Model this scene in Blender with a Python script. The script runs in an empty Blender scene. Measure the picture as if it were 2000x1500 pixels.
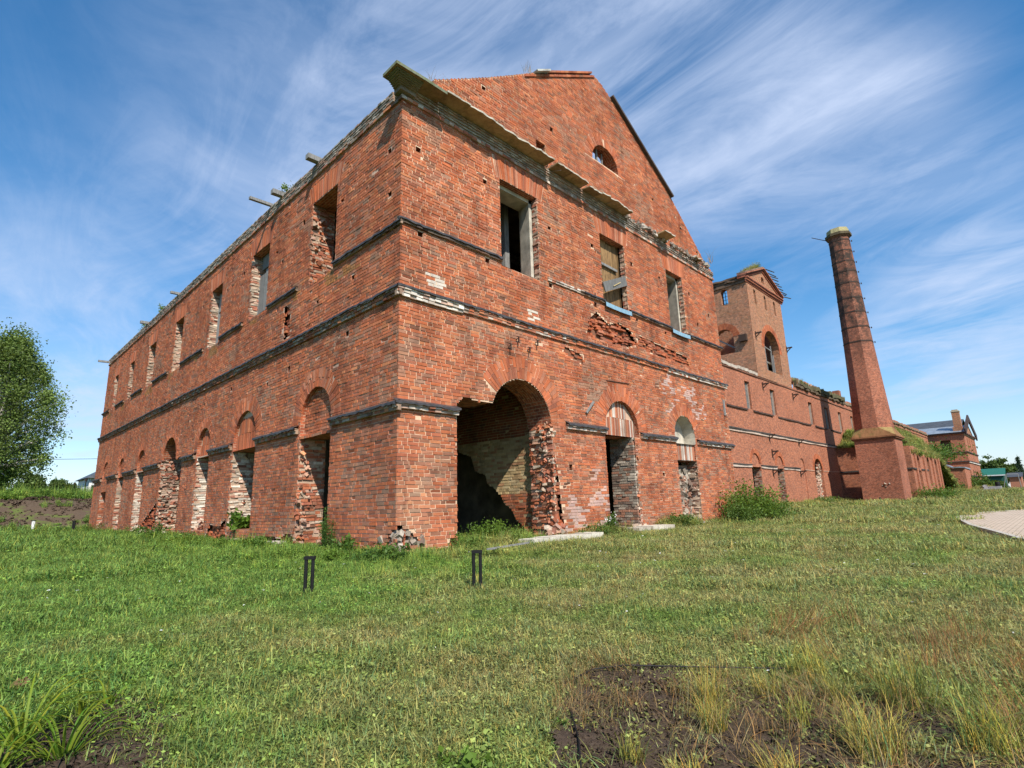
import bpy, math, random
import numpy as np
from mathutils import Vector, Matrix
random.seed(7); RNG = np.random.default_rng(7)
scn = bpy.context.scene
COL = scn.collection
# ------------------------------------------------------------------ camera, light, exposure
cam = bpy.data.objects.new('camera', bpy.data.cameras.new('camera')); COL.objects.link(cam)
cam.data.sensor_width = 36; cam.data.lens = 19.33; cam.data.clip_end = 6000; cam.data.clip_start = 0.05
CAM = Vector((-6.888, -10.336, 1.0))
cx = Vector((0.70291, -0.710692, -0.028883)); cu = Vector((-0.131474, -0.169727, 0.976682)); cb = Vector((-0.699022, -0.682722, -0.21274))
m = Matrix.Identity(4)
for i in range(3): m[i][0] = cx[i]; m[i][1] = cu[i]; m[i][2] = cb[i]; m[i][3] = CAM[i]
cam.matrix_world = m
scn.camera = cam
SUN_EL, SUN_AZ = math.radians(45.5), math.radians(206)
world = bpy.data.worlds.new("World"); scn.world = world; world.use_nodes = True
sun = bpy.data.objects.new('sun', bpy.data.lights.new('sun', 'SUN')); COL.objects.link(sun)
sun.data.energy = 4.6; sun.data.angle = math.radians(0.5); sun.data.color = (1.0, 0.93, 0.83)
sdir = Vector((math.sin(SUN_AZ)*math.cos(SUN_EL), math.cos(SUN_AZ)*math.cos(SUN_EL), math.sin(SUN_EL)))
sun.rotation_euler = sdir.to_track_quat('Z', 'Y').to_euler()
sun.location = sdir*80
vs = scn.view_settings; vs.view_transform = 'Standard'; vs.look = 'None'; vs.gamma = 1; vs.use_curve_mapping = False
vs.exposure = 0.55
scn.render.engine = 'CYCLES'

def build_world():
    nt = world.node_tree; nt.nodes.clear(); N = nt.nodes.new; L = nt.links.new
    out = N('ShaderNodeOutputWorld'); bg = N('ShaderNodeBackground'); bg.inputs['Strength'].default_value = 0.11
    sky = N('ShaderNodeTexSky'); sky.sky_type = 'NISHITA'; sky.sun_disc = False
    sky.sun_elevation = SUN_EL; sky.sun_rotation = SUN_AZ; sky.air_density = 1.0; sky.dust_density = 0.35; sky.ozone_density = 3.0
    hs = N('ShaderNodeHueSaturation'); hs.inputs['Saturation'].default_value = 1.38; hs.inputs['Value'].default_value = 1.08; hs.inputs['Hue'].default_value = .495
    L(sky.outputs[0], hs.inputs['Color'])
    tc = N('ShaderNodeTexCoord')
    sep = N('ShaderNodeSeparateXYZ'); L(tc.outputs['Generated'], sep.inputs[0])
    def M(op, a, b=None, c=None, clamp=False):
        n = N('ShaderNodeMath'); n.operation = op; n.use_clamp = clamp
        for i, v in enumerate((a, b, c)):
            if v is None: continue
            if isinstance(v, (int, float)): n.inputs[i].default_value = v
            else: L(v, n.inputs[i])
        return n.outputs[0]
    zz = M('ADD', M('MAXIMUM', sep.outputs[2], 0.0), 0.16)
    px = M('DIVIDE', sep.outputs[0], zz); py = M('DIVIDE', sep.outputs[1], zz)
    cmb = N('ShaderNodeCombineXYZ'); L(px, cmb.inputs[0]); L(py, cmb.inputs[1])
    def noise(scale, detail, rough, rot, sc, dist=0.0):
        mp = N('ShaderNodeMapping'); mp.inputs['Rotation'].default_value = (0, 0, math.radians(rot)); mp.inputs['Scale'].default_value = sc
        L(cmb.outputs[0], mp.inputs[0])
        n = N('ShaderNodeTexNoise'); n.inputs['Scale'].default_value = scale; n.inputs['Detail'].default_value = detail
        n.inputs['Roughness'].default_value = rough; n.inputs['Distortion'].default_value = dist
        L(mp.outputs[0], n.inputs[0]); return n.outputs[0]
    wisps = noise(0.9, 7, 0.58, 12, (1.2, .7, 1), 1.2)
    fine = noise(1.7, 12, 0.66, -8, (1.7, .62, 1), 1.9)
    broad = noise(0.6, 3, 0.5, 30, (1, 1, 1), 0.3)
    # banks of cirrus: (direction, width, weight)
    total = None
    for d, w, k in [((.46, .70, .55), .30, .80), ((.53, .47, .71), .26, .85), ((.30, .84, .45), .20, .50), ((.70, .32, .64), .22, .75), ((.80, .17, .575), .13, .70),
                    ((.852, .05, .518), .07, .55), ((.79, .30, .53), .15, .45), ((.925, .07, .33), .16, .60), ((.97, .02, .28), .10, .4), ((.07, .96, .27), .16, .55),
                    ((.13, .985, .11), .12, .8), ((.985, .12, .12), .16, .75), ((-.3, .9, .3), .3, .4), ((.4, -.8, .4), .5, .4), ((-.7, -.3, .6), .4, .4), ((.8, -.5, .3), .3, .4)]:
        l = math.sqrt(sum(a*a for a in d)); vm = N('ShaderNodeVectorMath'); vm.operation = 'DISTANCE'
        vm.inputs[1].default_value = [a/l for a in d]; L(tc.outputs['Generated'], vm.inputs[0])
        q = M('DIVIDE', vm.outputs['Value'], w); g = M('POWER', 2.718, M('MULTIPLY', M('MULTIPLY', q, q), -1.0)); g = M('MULTIPLY', g, k)
        total = g if total is None else M('ADD', total, g)
    tt = M('MINIMUM', total, 1.15)
    a1 = M('MULTIPLY', M('MAXIMUM', M('SUBTRACT', wisps, .36), 0.0), 2.0); a2 = M('MULTIPLY', M('MAXIMUM', M('SUBTRACT', fine, .42), 0.0), 1.25)
    dens = M('MULTIPLY', tt, M('ADD', M('ADD', a1, a2), .14), clamp=True)
    # low cumulus haze near the horizon
    hz = M('POWER', M('SUBTRACT', 1.0, M('MAXIMUM', sep.outputs[2], 0.0), clamp=True), 9.0)
    n3 = N('ShaderNodeTexNoise'); n3.inputs['Scale'].default_value = 5; n3.inputs['Detail'].default_value = 7
    mp3 = N('ShaderNodeMapping'); mp3.inputs['Scale'].default_value = (1, 1, 4.5); L(tc.outputs['Generated'], mp3.inputs[0]); L(mp3.outputs[0], n3.inputs[0])
    low = M('MULTIPLY', M('MULTIPLY', M('SUBTRACT', n3.outputs[0], 0.44), 5.0, clamp=True), hz)
    dens = M('MAXIMUM', dens, M('MULTIPLY', low, 0.75))
    dens = M('MINIMUM', dens, 0.80)
    veil = M('MULTIPLY', M('POWER', M('SUBTRACT', 1.0, M('MAXIMUM', sep.outputs[2], 0.0), clamp=True), 5.0), 0.60); dens = M('MAXIMUM', dens, veil)
    mx = N('ShaderNodeMixRGB'); L(dens, mx.inputs[0]); L(hs.outputs[0], mx.inputs[1]); mx.inputs[2].default_value = (4.3, 5.0, 6.5, 1)
    L(mx.outputs[0], bg.inputs['Color']); L(bg.outputs[0], out.inputs[0])
build_world()

# ------------------------------------------------------------------ helpers
def tag(o, label=None, cat=None, group=None, kind=None):
    if label: o['label'] = label
    if cat: o['category'] = cat
    if group: o['group'] = group
    if kind: o['kind'] = kind
    return o
def empty(name, loc, label, cat, group=None, rz=0):
    o = bpy.data.objects.new(name, None); COL.objects.link(o); o.location = loc; o.rotation_euler = (0, 0, rz); o.empty_display_size = 0.3
    return tag(o, label, cat, group)
def link(name, me, parent=None, kind=None, loc=None):
    o = bpy.data.objects.new(name, me); COL.objects.link(o)
    if parent is not None:
        o.parent = parent
        o.matrix_parent_inverse = WORLD_INV(parent)
    if loc is not None: o.location = loc
    if kind: o['kind'] = kind
    return o
def WORLD_INV(p):
    # world matrix from location/rotation only (objects are not evaluated yet)
    mw = Matrix.Identity(4); q = p
    chain = []
    while q is not None: chain.append(q); q = q.parent
    for q in reversed(chain):
        loc = Matrix.Translation(q.location) @ q.rotation_euler.to_matrix().to_4x4()
        mw = mw @ q.matrix_parent_inverse @ loc
    return mw.inverted()
def fast_mesh(name, V, F, mat=None, cols=None, uv=None, smooth=False):
    """V (n,3); F (m,k) int array, all faces k-gons; cols (m,3) per face; uv (m*k,2)"""
    V = np.asarray(V, dtype=np.float32); F = np.asarray(F, dtype=np.int32); me = bpy.data.meshes.new(name)
    k = F.shape[1]; me.vertices.add(len(V)); me.loops.add(F.size); me.polygons.add(len(F))
    me.vertices.foreach_set('co', V.ravel()); me.loops.foreach_set('vertex_index', F.ravel())
    me.polygons.foreach_set('loop_start', np.arange(0, F.size, k, dtype=np.int32))
    try: me.polygons.foreach_set('loop_total', np.full(len(F), k, dtype=np.int32))
    except Exception: pass
    me.update(calc_edges=True)
    me.polygons.foreach_set('use_smooth', np.full(len(F), bool(smooth)))
    if cols is not None:
        a = me.attributes.new('col', 'FLOAT_COLOR', 'FACE'); c = np.ones((len(F), 4), dtype=np.float32); c[:, :3] = cols
        a.data.foreach_set('color', c.ravel())
    if uv is not None:
        l = me.uv_layers.new(name='UVMap'); l.data.foreach_set('uv', np.asarray(uv, dtype=np.float32).ravel())
    if mat: me.materials.append(mat)
    return me
class MB:
    """collects polygons of any size with uvs in metres"""
    def __init__(s): s.v = []; s.f = []; s.c = []; s.uv = []
    def poly(s, pts, col=None, uv=None):
        i = len(s.v); s.v += [tuple(p) for p in pts]; s.f.append(tuple(range(i, i+len(pts)))); s.c.append(col or (1, 1, 1))
        if uv is None:
            a = Vector(pts[1])-Vector(pts[0]); b = Vector(pts[-1])-Vector(pts[0]); n = a.cross(b)
            ax = max(range(3), key=lambda k: abs(n[k]))
            if ax == 2: uv = [(p[0], p[1]) for p in pts]
            else:
                h = Vector((-n[1], n[0], 0)); h = h.normalized() if h.length > 1e-9 else Vector((1, 0, 0))
                uv = [(p[0]*h[0]+p[1]*h[1], p[2]) for p in pts]
        s.uv += uv
    def box(s, x0, x1, y0, y1, z0, z1, col=None):
        p = [(x0, y0, z0), (x1, y0, z0), (x1, y1, z0), (x0, y1, z0), (x0, y0, z1), (x1, y0, z1), (x1, y1, z1), (x0, y1, z1)]; s.hexa(p, col)
    def hexa(s, p, col=None):
        for q in ((0, 3, 2, 1), (4, 5, 6, 7), (0, 1, 5, 4), (1, 2, 6, 5), (2, 3, 7, 6), (3, 0, 4, 7)): s.poly([p[i] for i in q], col)
    def obox(s, c, ax, ay, az, hx, hy, hz, col=None):
        c = Vector(c); ax = Vector(ax)*hx; ay = Vector(ay)*hy; az = Vector(az)*hz
        s.hexa([c+ax*i+ay*j+az*k for k in (-1, 1) for i, j in ((-1, -1), (1, -1), (1, 1), (-1, 1))], col)
    def bar(s, a, b, w, h=None, col=None, roll=0):
        a = Vector(a); b = Vector(b); d = (b-a); l = d.length; d.normalize(); h = h or w
        up = Vector((0, 0, 1)) if abs(d.z) < .95 else Vector((1, 0, 0)); x = d.cross(up).normalized(); y = x.cross(d)
        if roll: x, y = x*math.cos(roll)+y*math.sin(roll), y*math.cos(roll)-x*math.sin(roll)
        s.obox((a+b)/2, x, d, y, w/2, l/2, h/2, col)
    def tube(s, pts, rads, n=8, col=None, cap=True):
        pts = [Vector(p) for p in pts]; rings = []
        for i, p in enumerate(pts):
            d = (pts[min(i+1, len(pts)-1)]-pts[max(i-1, 0)]).normalized(); up = Vector((0, 0, 1)) if abs(d.z) < .9 else Vector((1, 0, 0))
            x = d.cross(up).normalized(); y = x.cross(d); r = rads[i] if hasattr(rads, '__len__') else rads
            rings.append([p+(x*math.cos(2*math.pi*k/n)+y*math.sin(2*math.pi*k/n))*r for k in range(n)])
        for a, b in zip(rings, rings[1:]):
            for k in range(n): s.poly([a[k], a[(k+1) % n], b[(k+1) % n], b[k]], col)
        if cap: s.poly(list(reversed(rings[0])), col); s.poly(rings[-1], col)
    def build(s, name, mat, parent=None, kind=None, smooth=False, loc=None):
        me = bpy.data.meshes.new(name); v = s.v
        if loc is not None: v = [(p[0]-loc[0], p[1]-loc[1], p[2]-loc[2]) for p in v]
        me.from_pydata(v, [], s.f); me.polygons.foreach_set('use_smooth', np.full(len(s.f), bool(smooth)))
        l = me.uv_layers.new(name='UVMap'); l.data.foreach_set('uv', np.array(s.uv, dtype=np.float32).ravel())
        a = me.attributes.new('col', 'FLOAT_COLOR', 'FACE'); c = np.ones((len(s.f), 4), dtype=np.float32); c[:, :3] = s.c; a.data.foreach_set('color', c.ravel())
        if mat: me.materials.append(mat)
        return link(name, me, parent, kind, loc)
def sstep(a, b, x): t = np.clip((x-a)/(b-a), 0, 1); return t*t*(3-2*t)
def vnoise(x, y, f=1.0, ph=0.0):
    x = np.asarray(x, float)*f; y = np.asarray(y, float)*f
    return (np.sin(x*1.7+y*.9+ph)+np.sin(x*-1.1+y*2.3+ph*2.1+1.3)+np.sin(x*2.9+y*1.9+ph*.7+4.1)*.7+np.sin(x*.6-y*3.7+ph*1.7)*.6+np.sin(x*5.3+y*-4.1+ph)*.4)/3.7

# ------------------------------------------------------------------ materials
def newmat(name):
    mt = bpy.data.materials.new(name); mt.use_nodes = True; nt = mt.node_tree; nt.nodes.clear()
    N = nt.nodes.new; L = nt.links.new; out = N('ShaderNodeOutputMaterial'); b = N('ShaderNodeBsdfPrincipled'); L(b.outputs[0], out.inputs[0])
    b.inputs['Specular IOR Level'].default_value = 0.15; b.inputs['Roughness'].default_value = 0.9
    return mt, nt, N, L, b, out
def nz(N, L, scale, detail=4, rough=.55, vec=None, dist=0):
    n = N('ShaderNodeTexNoise'); n.inputs['Scale'].default_value = scale; n.inputs['Detail'].default_value = detail; n.inputs['Roughness'].default_value = rough; n.inputs['Distortion'].default_value = dist
    if vec is None: g = N('ShaderNodeNewGeometry'); vec = g.outputs['Position']
    L(vec, n.inputs['Vector']); return n.outputs[0]
def ramp(N, L, fac, stops):
    r = N('ShaderNodeValToRGB'); e = r.color_ramp.elements
    while len(e) < len(stops): e.new(0.5)
    for i, (p, c) in enumerate(stops):
        e[i].position = p; e[i].color = tuple(c)+(1,) if len(c) == 3 else c
    L(fac, r.inputs[0]); return r.outputs[0]
def mix(N, L, fac, a, b, mode='MIX'):
    x = N('ShaderNodeMixRGB'); x.blend_type = mode
    for i, v in enumerate((fac, a, b)):
        if isinstance(v, (int, float)): x.inputs[i].default_value = v
        elif isinstance(v, tuple): x.inputs[i].default_value = v+(1,) if len(v) == 3 else v
        else: L(v, x.inputs[i])
    return x.outputs[0]
def bump(N, L, b, h, strength=.5, dist=.02):
    bp = N('ShaderNodeBump'); bp.inputs['Strength'].default_value = strength; bp.inputs['Distance'].default_value = dist; L(h, bp.inputs['Height']); L(bp.outputs[0], b.inputs['Normal'])
def stained(name, fine=60, lo=.8, hi=1.12, bs=.5, bd=.01, rough=.92, big=True, moss=0.0):
    """uses the face colour 'col', with grain and weather marks"""
    mt, nt, N, L, b, out = newmat(name); at = N('ShaderNodeAttribute'); at.attribute_name = 'col'
    n1 = nz(N, L, fine, 5, .7); g = ramp(N, L, n1, [(.25, (lo,)*3), (.75, (hi,)*3)]); c = mix(N, L, 1.0, at.outputs['Color'], g, 'MULTIPLY')
    if big:
        n2 = nz(N, L, .9, 6, .65); g2 = ramp(N, L, n2, [(.32, (.62, .57, .55)), (.5, (1, 1, 1)), (.72, (1.16, 1.16, 1.12))]); c = mix(N, L, .85, c, g2, 'MULTIPLY')
        g5 = N('ShaderNodeNewGeometry'); mp = N('ShaderNodeMapping'); mp.inputs['Scale'].default_value = (2.6, 2.6, .22); L(g5.outputs['Position'], mp.inputs[0]); n6 = nz(N, L, 1.0, 5, .6, mp.outputs[0], .6)
        c = mix(N, L, .75, c, ramp(N, L, n6, [(.30, (.60, .56, .56)), (.46, (1, 1, 1)), (.75, (1.08, 1.08, 1.06))]), 'MULTIPLY')
    if moss > 0:
        n3 = nz(N, L, 2.2, 7, .7); f = ramp(N, L, n3, [(.5, (0,)*3), (.68, (moss,)*3)]); c = mix(N, L, f, c, (.10, .10, .03))
    L(c, b.inputs['Base Color']); b.inputs['Roughness'].default_value = rough; bump(N, L, b, n1, bs, bd); return mt
M_BRICK = stained('brick_material')
M_MORTAR = stained('mortar_material', fine=35, lo=.7, hi=1.1)
M_STONE = stained('stone_material', fine=20, lo=.6, hi=1.2, bd=.02)
M_WOOD = stained('weathered_wood', fine=40, lo=.6, hi=1.2)
def wood(name, c1, c2, sc=(14, 14, 1.2)):
    mt, nt, N, L, b, out = newmat(name); g = N('ShaderNodeNewGeometry'); mp = N('ShaderNodeMapping'); mp.inputs['Scale'].default_value = sc; L(g.outputs['Position'], mp.inputs[0])
    n = nz(N, L, 2.2, 6, .65, mp.outputs[0], 1.2); at = N('ShaderNodeAttribute'); at.attribute_name = 'col'
    c = ramp(N, L, n, [(.3, c1), (.65, c2)]); c = mix(N, L, 1.0, c, at.outputs['Color'], 'MULTIPLY'); L(c, b.inputs['Base Color']); bump(N, L, b, n, .5, .01); return mt
M_GREYWOOD = wood('grey_wood', (.10, .10, .10), (.30, .295, .28)); M_BROWNWOOD = wood('brown_wood', (.05, .03, .02), (.36, .22, .10), (9, 9, .8))
def plain(name, col, rough=.6, metal=0.0, spec=.3, ns=8, lo=.75, hi=1.15):
    mt, nt, N, L, b, out = newmat(name); n = nz(N, L, ns, 5, .6); g = ramp(N, L, n, [(.3, (lo,)*3), (.7, (hi,)*3)]); c = mix(N, L, 1.0, tuple(col), g, 'MULTIPLY'); L(c, b.inputs['Base Color'])
    b.inputs['Roughness'].default_value = rough; b.inputs['Metallic'].default_value = metal; b.inputs['Specular IOR Level'].default_value = spec; return mt
M_FLASH = plain('tarred_metal', (.05, .045, .045), .55, 0, .4, 6, .5, 1.6); M_BLUE = plain('blue_painted_metal', (.22, .36, .45), .5, 0, .4)
M_BLACK = plain('black_paint', (.012, .012, .012), .6, 0, .2); M_IRON = plain('rusty_iron', (.05, .03, .022), .8)
M_PLASTER = plain('old_plaster', (.50, .46, .38), .95, 0, .1, 3, .55, 1.15); M_DARKPL = plain('dark_plaster', (.13, .105, .075), .95, 0, .1, 2, .4, 1.4)  # pale plaster, and a dark mottled one for inner surfaces
M_WHITE = plain('white_paint', (.7, .7, .7), .6); M_GREEN = plain('green_painted_metal', (.02, .13, .09), .5)
M_ZINC = plain('zinc_sheet', (.26, .30, .34), .45, .3, .5, 2, .7, 1.2); M_DKROOF = plain('dark_sheet_roof', (.07, .075, .08), .5, .2, .4, 1.2, .7, 1.3)
M_CONC = plain('pale_concrete', (.45, .42, .36), .9, 0, .15, 5, .7, 1.15)
def brick_tex(name, c1=(.41, .13, .065), c2=(.19, .06, .04), mortar=(.40, .25, .17), rowh=.087, och=.0, dark=.0, grime=.5):
    mt, nt, N, L, b, out = newmat(name); uv = N('ShaderNodeUVMap'); bt = N('ShaderNodeTexBrick'); L(uv.outputs[0], bt.inputs['Vector'])
    bt.inputs['Scale'].default_value = 1.0; bt.inputs['Brick Width'].default_value = .235; bt.inputs['Row Height'].default_value = rowh; bt.inputs['Mortar Size'].default_value = .0115
    bt.inputs['Mortar Smooth'].default_value = .3; bt.inputs['Bias'].default_value = -.1
    bt.inputs['Color1'].default_value = c1+(1,); bt.inputs['Color2'].default_value = c2+(1,); bt.inputs['Mortar'].default_value = mortar+(1,)
    c = bt.outputs['Color']; n0 = nz(N, L, 6, 6, .85); g0 = ramp(N, L, n0, [(.36, (.5, .48, .48)), (.64, (1.45, 1.4, 1.35))]); c = mix(N, L, 1.0, c, g0, 'MULTIPLY')
    n2 = nz(N, L, .45, 7, .68); g = ramp(N, L, n2, [(.32, (.62, .58, .55)), (.5, (1, 1, 1)), (.72, (1.15, 1.12, 1.08))]); c = mix(N, L, grime, c, g, 'MULTIPLY')
    if och > 0:
        n3 = nz(N, L, 1.1, 8, .72); f = ramp(N, L, n3, [(.42, (0,)*3), (.62, (och,)*3)]); c = mix(N, L, f, c, (.33, .19, .085))
        n4 = nz(N, L, 7, 6, .75); f4 = ramp(N, L, n4, [(.6, (0,)*3), (.68, (.6,)*3)]); c = mix(N, L, f4, c, (.5, .42, .32))
    n5 = nz(N, L, 2.7, 8, .7); f5 = ramp(N, L, n5, [(.63, (0,)*3), (.72, (.55,)*3)]); c = mix(N, L, f5, c, (.5, .36, .28))
    if dark > 0:   # soot on the upper shaft, worst under the hoops
        gz = N('ShaderNodeNewGeometry'); sz = N('ShaderNodeSeparateXYZ'); L(gz.outputs['Position'], sz.inputs[0]); mr = N('ShaderNodeMapRange'); L(sz.outputs[2], mr.inputs['Value']); mr.inputs['From Min'].default_value = 13; mr.inputs['From Max'].default_value = 19; mr.inputs['To Min'].default_value = .12; mr.inputs['To Max'].default_value = dark
        nn = nz(N, L, 1.3, 6, .7); mm = N('ShaderNodeMath'); mm.operation = 'MULTIPLY'; L(mr.outputs[0], mm.inputs[0]); L(ramp(N, L, nn, [(.35, (.15,)*3), (.6, (1.3,)*3)]), mm.inputs[1]); c = mix(N, L, mm.outputs[0], c, (.05, .035, .028))
    L(c, b.inputs['Base Color']); bump(N, L, b, bt.outputs['Fac'], -.6, .012); return mt
M_FARBRICK = brick_tex('wing_brick'); M_TOWER = brick_tex('tower_brick', (.38, .125, .06), (.13, .05, .035), (.48, .36, .25), och=.22)
M_CHIM = brick_tex('chimney_brick', (.40, .12, .065), (.20, .06, .04), (.36, .23, .16), rowh=.087, grime=.8, dark=.85)
def foliage(name, c1, c2, trans=.35, obj=True):
    mt, nt, N, L, b, out = newmat(name); oi = N('ShaderNodeObjectInfo'); n = nz(N, L, .8, 4, .6); at = N('ShaderNodeAttribute'); at.attribute_name = 'col'
    c = ramp(N, L, n, [(.3, c1), (.7, c2)]); c = mix(N, L, 1.0, c, at.outputs['Color'], 'MULTIPLY')
    L(c, b.inputs['Base Color']); b.inputs['Roughness'].default_value = .55; b.inputs['Specular IOR Level'].default_value = .25
    t = N('ShaderNodeBsdfTranslucent'); c2_ = mix(N, L, .5, c, (.25, .32, .03)); L(c2_, t.inputs[0]); ms = N('ShaderNodeMixShader'); ms.inputs[0].default_value = trans
    L(b.outputs[0], ms.inputs[1]); L(t.outputs[0], ms.inputs[2]); L(ms.outputs[0], out.inputs[0]); return mt
M_BIRCH = foliage('birch_leaves', (.10, .16, .035), (.19, .26, .065)); M_LEAF = foliage('weed_leaves', (.05, .105, .02), (.12, .19, .035)); M_SPRUCE = foliage('spruce_needles', (.012, .035, .016), (.03, .06, .025), .1)
M_FARLEAF = foliage('far_leaves', (.05, .09, .022), (.11, .16, .04)); M_DRY = foliage('dry_stems', (.25, .17, .08), (.38, .29, .13), .2)
M_BARK = plain('birch_bark', (.5, .48, .44), .9, 0, .1, 5, .25, 1.2); M_TRUNK = plain('dark_bark', (.07, .05, .035), .95)
def grass_mat(name, dry=0.0):
    mt, nt, N, L, b, out = newmat(name); oi = N('ShaderNodeObjectInfo'); at = N('ShaderNodeAttribute'); at.attribute_name = 'col'
    gp = N('ShaderNodeNewGeometry'); sp = N('ShaderNodeSeparateXYZ'); L(gp.outputs['Position'], sp.inputs[0])
    n = nz(N, L, .55, 7, .65); n2 = nz(N, L, 5.5, 4, .7)
    green = ramp(N, L, n2, [(.25, (.10, .185, .036)), (.5, (.18, .27, .056)), (.8, (.31, .35, .10))])
    dryc = ramp(N, L, n2, [(.25, (.24, .22, .08)), (.7, (.46, .36, .17))])
    # the lawn gets drier towards the south east (+X, -Y)
    ma = N('ShaderNodeMath'); ma.operation = 'MULTIPLY_ADD'; L(sp.outputs[0], ma.inputs[0]); ma.inputs[1].default_value = .035; ma.inputs[2].default_value = -.03
    mb = N('ShaderNodeMath'); mb.operation = 'MULTIPLY_ADD'; L(sp.outputs[1], mb.inputs[0]); mb.inputs[1].default_value = -.05; L(ma.outputs[0], mb.inputs[2])
    cl = N('ShaderNodeClamp'); cl.inputs['Min'].default_value = -.12; cl.inputs['Max'].default_value = .2; L(mb.outputs[0], cl.inputs[0])
    ad = N('ShaderNodeMath'); ad.operation = 'ADD'; L(n, ad.inputs[0]); L(cl.outputs[0], ad.inputs[1])
    f = ramp(N, L, ad.outputs[0], [(.50-dry, (0,)*3), (.80-dry, (.85,)*3)])
    c = mix(N, L, f, green, dryc); v = ramp(N, L, oi.outputs['Random'], [(0, (.6, .66, .6)), (1, (1.35, 1.28, 1.2))]); c = mix(N, L, 1.0, c, v, 'MULTIPLY'); c = mix(N, L, 1.0, c, at.outputs['Color'], 'MULTIPLY')
    L(c, b.inputs['Base Color']); b.inputs['Roughness'].default_value = .6; b.inputs['Specular IOR Level'].default_value = .25
    t = N('ShaderNodeBsdfTranslucent'); L(c, t.inputs[0]); ms = N('ShaderNodeMixShader'); ms.inputs[0].default_value = .3
    L(b.outputs[0], ms.inputs[1]); L(t.outputs[0], ms.inputs[2]); L(ms.outputs[0], out.inputs[0]); return mt
M_GRASS = grass_mat('grass_blades'); M_TUFT = grass_mat('tuft_blades', .12)
def soil_mat():
    mt, nt, N, L, b, out = newmat('dark_soil'); n = nz(N, L, 14, 8, .75); n2 = nz(N, L, 70, 4, .7)
    c = ramp(N, L, n, [(.3, (.04, .027, .018)), (.7, (.135, .092, .06))]); c = mix(N, L, .35, c, ramp(N, L, n2, [(.4, (.03, .02, .015)), (.7, (.15, .115, .09))])); L(c, b.inputs['Base Color']); bump(N, L, b, n, .8, .04); return mt
M_SOIL = soil_mat()
def ground_mat():
    mt, nt, N, L, b, out = newmat('lawn_ground'); gp = N('ShaderNodeNewGeometry'); sp = N('ShaderNodeSeparateXYZ'); L(gp.outputs['Position'], sp.inputs[0])
    n = nz(N, L, .55, 7, .65); n2 = nz(N, L, 22, 6, .8); n2b = nz(N, L, 1.9, 7, .75)
    green = ramp(N, L, n2, [(.3, (.04, .065, .016)), (.6, (.11, .165, .04)), (.8, (.19, .22, .07))])
    dryc = ramp(N, L, n2, [(.3, (.08, .06, .03)), (.7, (.24, .17, .085))]); f = ramp(N, L, n, [(.5, (0,)*3), (.7, (.7,)*3)]); c = mix(N, L, f, green, dryc)
    c = mix(N, L, ramp(N, L, n2b, [(.56, (0,)*3), (.68, (.55,)*3)]), c, (.07, .05, .035))
    # the earth bank behind the mill: bare soil with green patches
    soil = ramp(N, L, n2, [(.3, (.05, .034, .023)), (.7, (.17, .12, .08))]); gr = nz(N, L, .5, 6, .7)
    patch = ramp(N, L, gr, [(.52, (0,)*3), (.6, (.9,)*3)]); bank = mix(N, L, patch, soil, (.11, .15, .03))
    y = N('ShaderNodeMapRange'); L(sp.outputs[1], y.inputs['Value']); y.inputs['From Min'].default_value = 37.9; y.inputs['From Max'].default_value = 38.6
    y2 = N('ShaderNodeMapRange'); L(sp.outputs[1], y2.inputs['Value']); y2.inputs['From Min'].default_value = 50.5; y2.inputs['From Max'].default_value = 48.5
    xx = N('ShaderNodeMapRange'); L(sp.outputs[0], xx.inputs['Value']); xx.inputs['From Min'].default_value = 13; xx.inputs['From Max'].default_value = 10
    mm = N('ShaderNodeMath'); mm.operation = 'MULTIPLY'; L(y.outputs[0], mm.inputs[0]); L(y2.outputs[0], mm.inputs[1]); m3 = N('ShaderNodeMath'); m3.operation = 'MULTIPLY'; L(mm.outputs[0], m3.inputs[0]); L(xx.outputs[0], m3.inputs[1])
    c = mix(N, L, m3.outputs[0], c, bank); L(c, b.inputs['Base Color']); bump(N, L, b, n2, .8, .06); return mt
M_GROUND = ground_mat()
def paving_mat():
    mt, nt, N, L, b, out = newmat('brick_paving'); n = nz(N, L, 3, 6, .7); uv = N('ShaderNodeUVMap'); bt = N('ShaderNodeTexBrick'); L(uv.outputs[0], bt.inputs[0]); bt.inputs['Scale'].default_value = 1; bt.inputs['Brick Width'].default_value = .2; bt.inputs['Row Height'].default_value = .1; bt.inputs['Mortar Size'].default_value = .006
    bt.inputs['Color1'].default_value = (.50, .42, .325, 1); bt.inputs['Color2'].default_value = (.45, .37, .29, 1); bt.inputs['Mortar'].default_value = (.24, .2, .16, 1)
    c = mix(N, L, 1.0, bt.outputs[0], ramp(N, L, n, [(.3, (.8, .78, .75)), (.7, (1.12, 1.1, 1.1))]), 'MULTIPLY'); L(c, b.inputs['Base Color']); return mt
M_PAVE = paving_mat()

# ------------------------------------------------------------------ brick kit
ROW = .0868
PAL = np.array([(.40, .115, .055), (.37, .12, .065), (.43, .145, .075), (.33, .10, .058), (.28, .10, .065), (.47, .18, .09), (.25, .12, .085), (.38, .165, .11), (.20, .095, .065), (.43, .115, .05)])*np.array([1.11, 1.12, 1.03])
PALW = np.array([.18, .17, .14, .12, .09, .07, .08, .07, .04, .04])
RUB = np.array([(.52, .41, .31), (.46, .27, .19), (.38, .12, .07), (.48, .31, .24), (.56, .48, .38), (.28, .11, .075), (.30, .23, .17)])
RUBW = np.array([.22, .16, .17, .15, .14, .08, .08])
WASH = np.array([(.52, .44, .36), (.60, .55, .48), (.42, .26, .19), (.36, .3, .25)])
def pick(n, pal=PAL, w=PALW, var=.085):
    c = pal[RNG.choice(len(pal), n, p=w/w.sum())]; mean = (pal*(w/w.sum())[:, None]).sum(0); return (c*.8+mean*.2)*(1+RNG.normal(0, var, (n, 1)))
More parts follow.
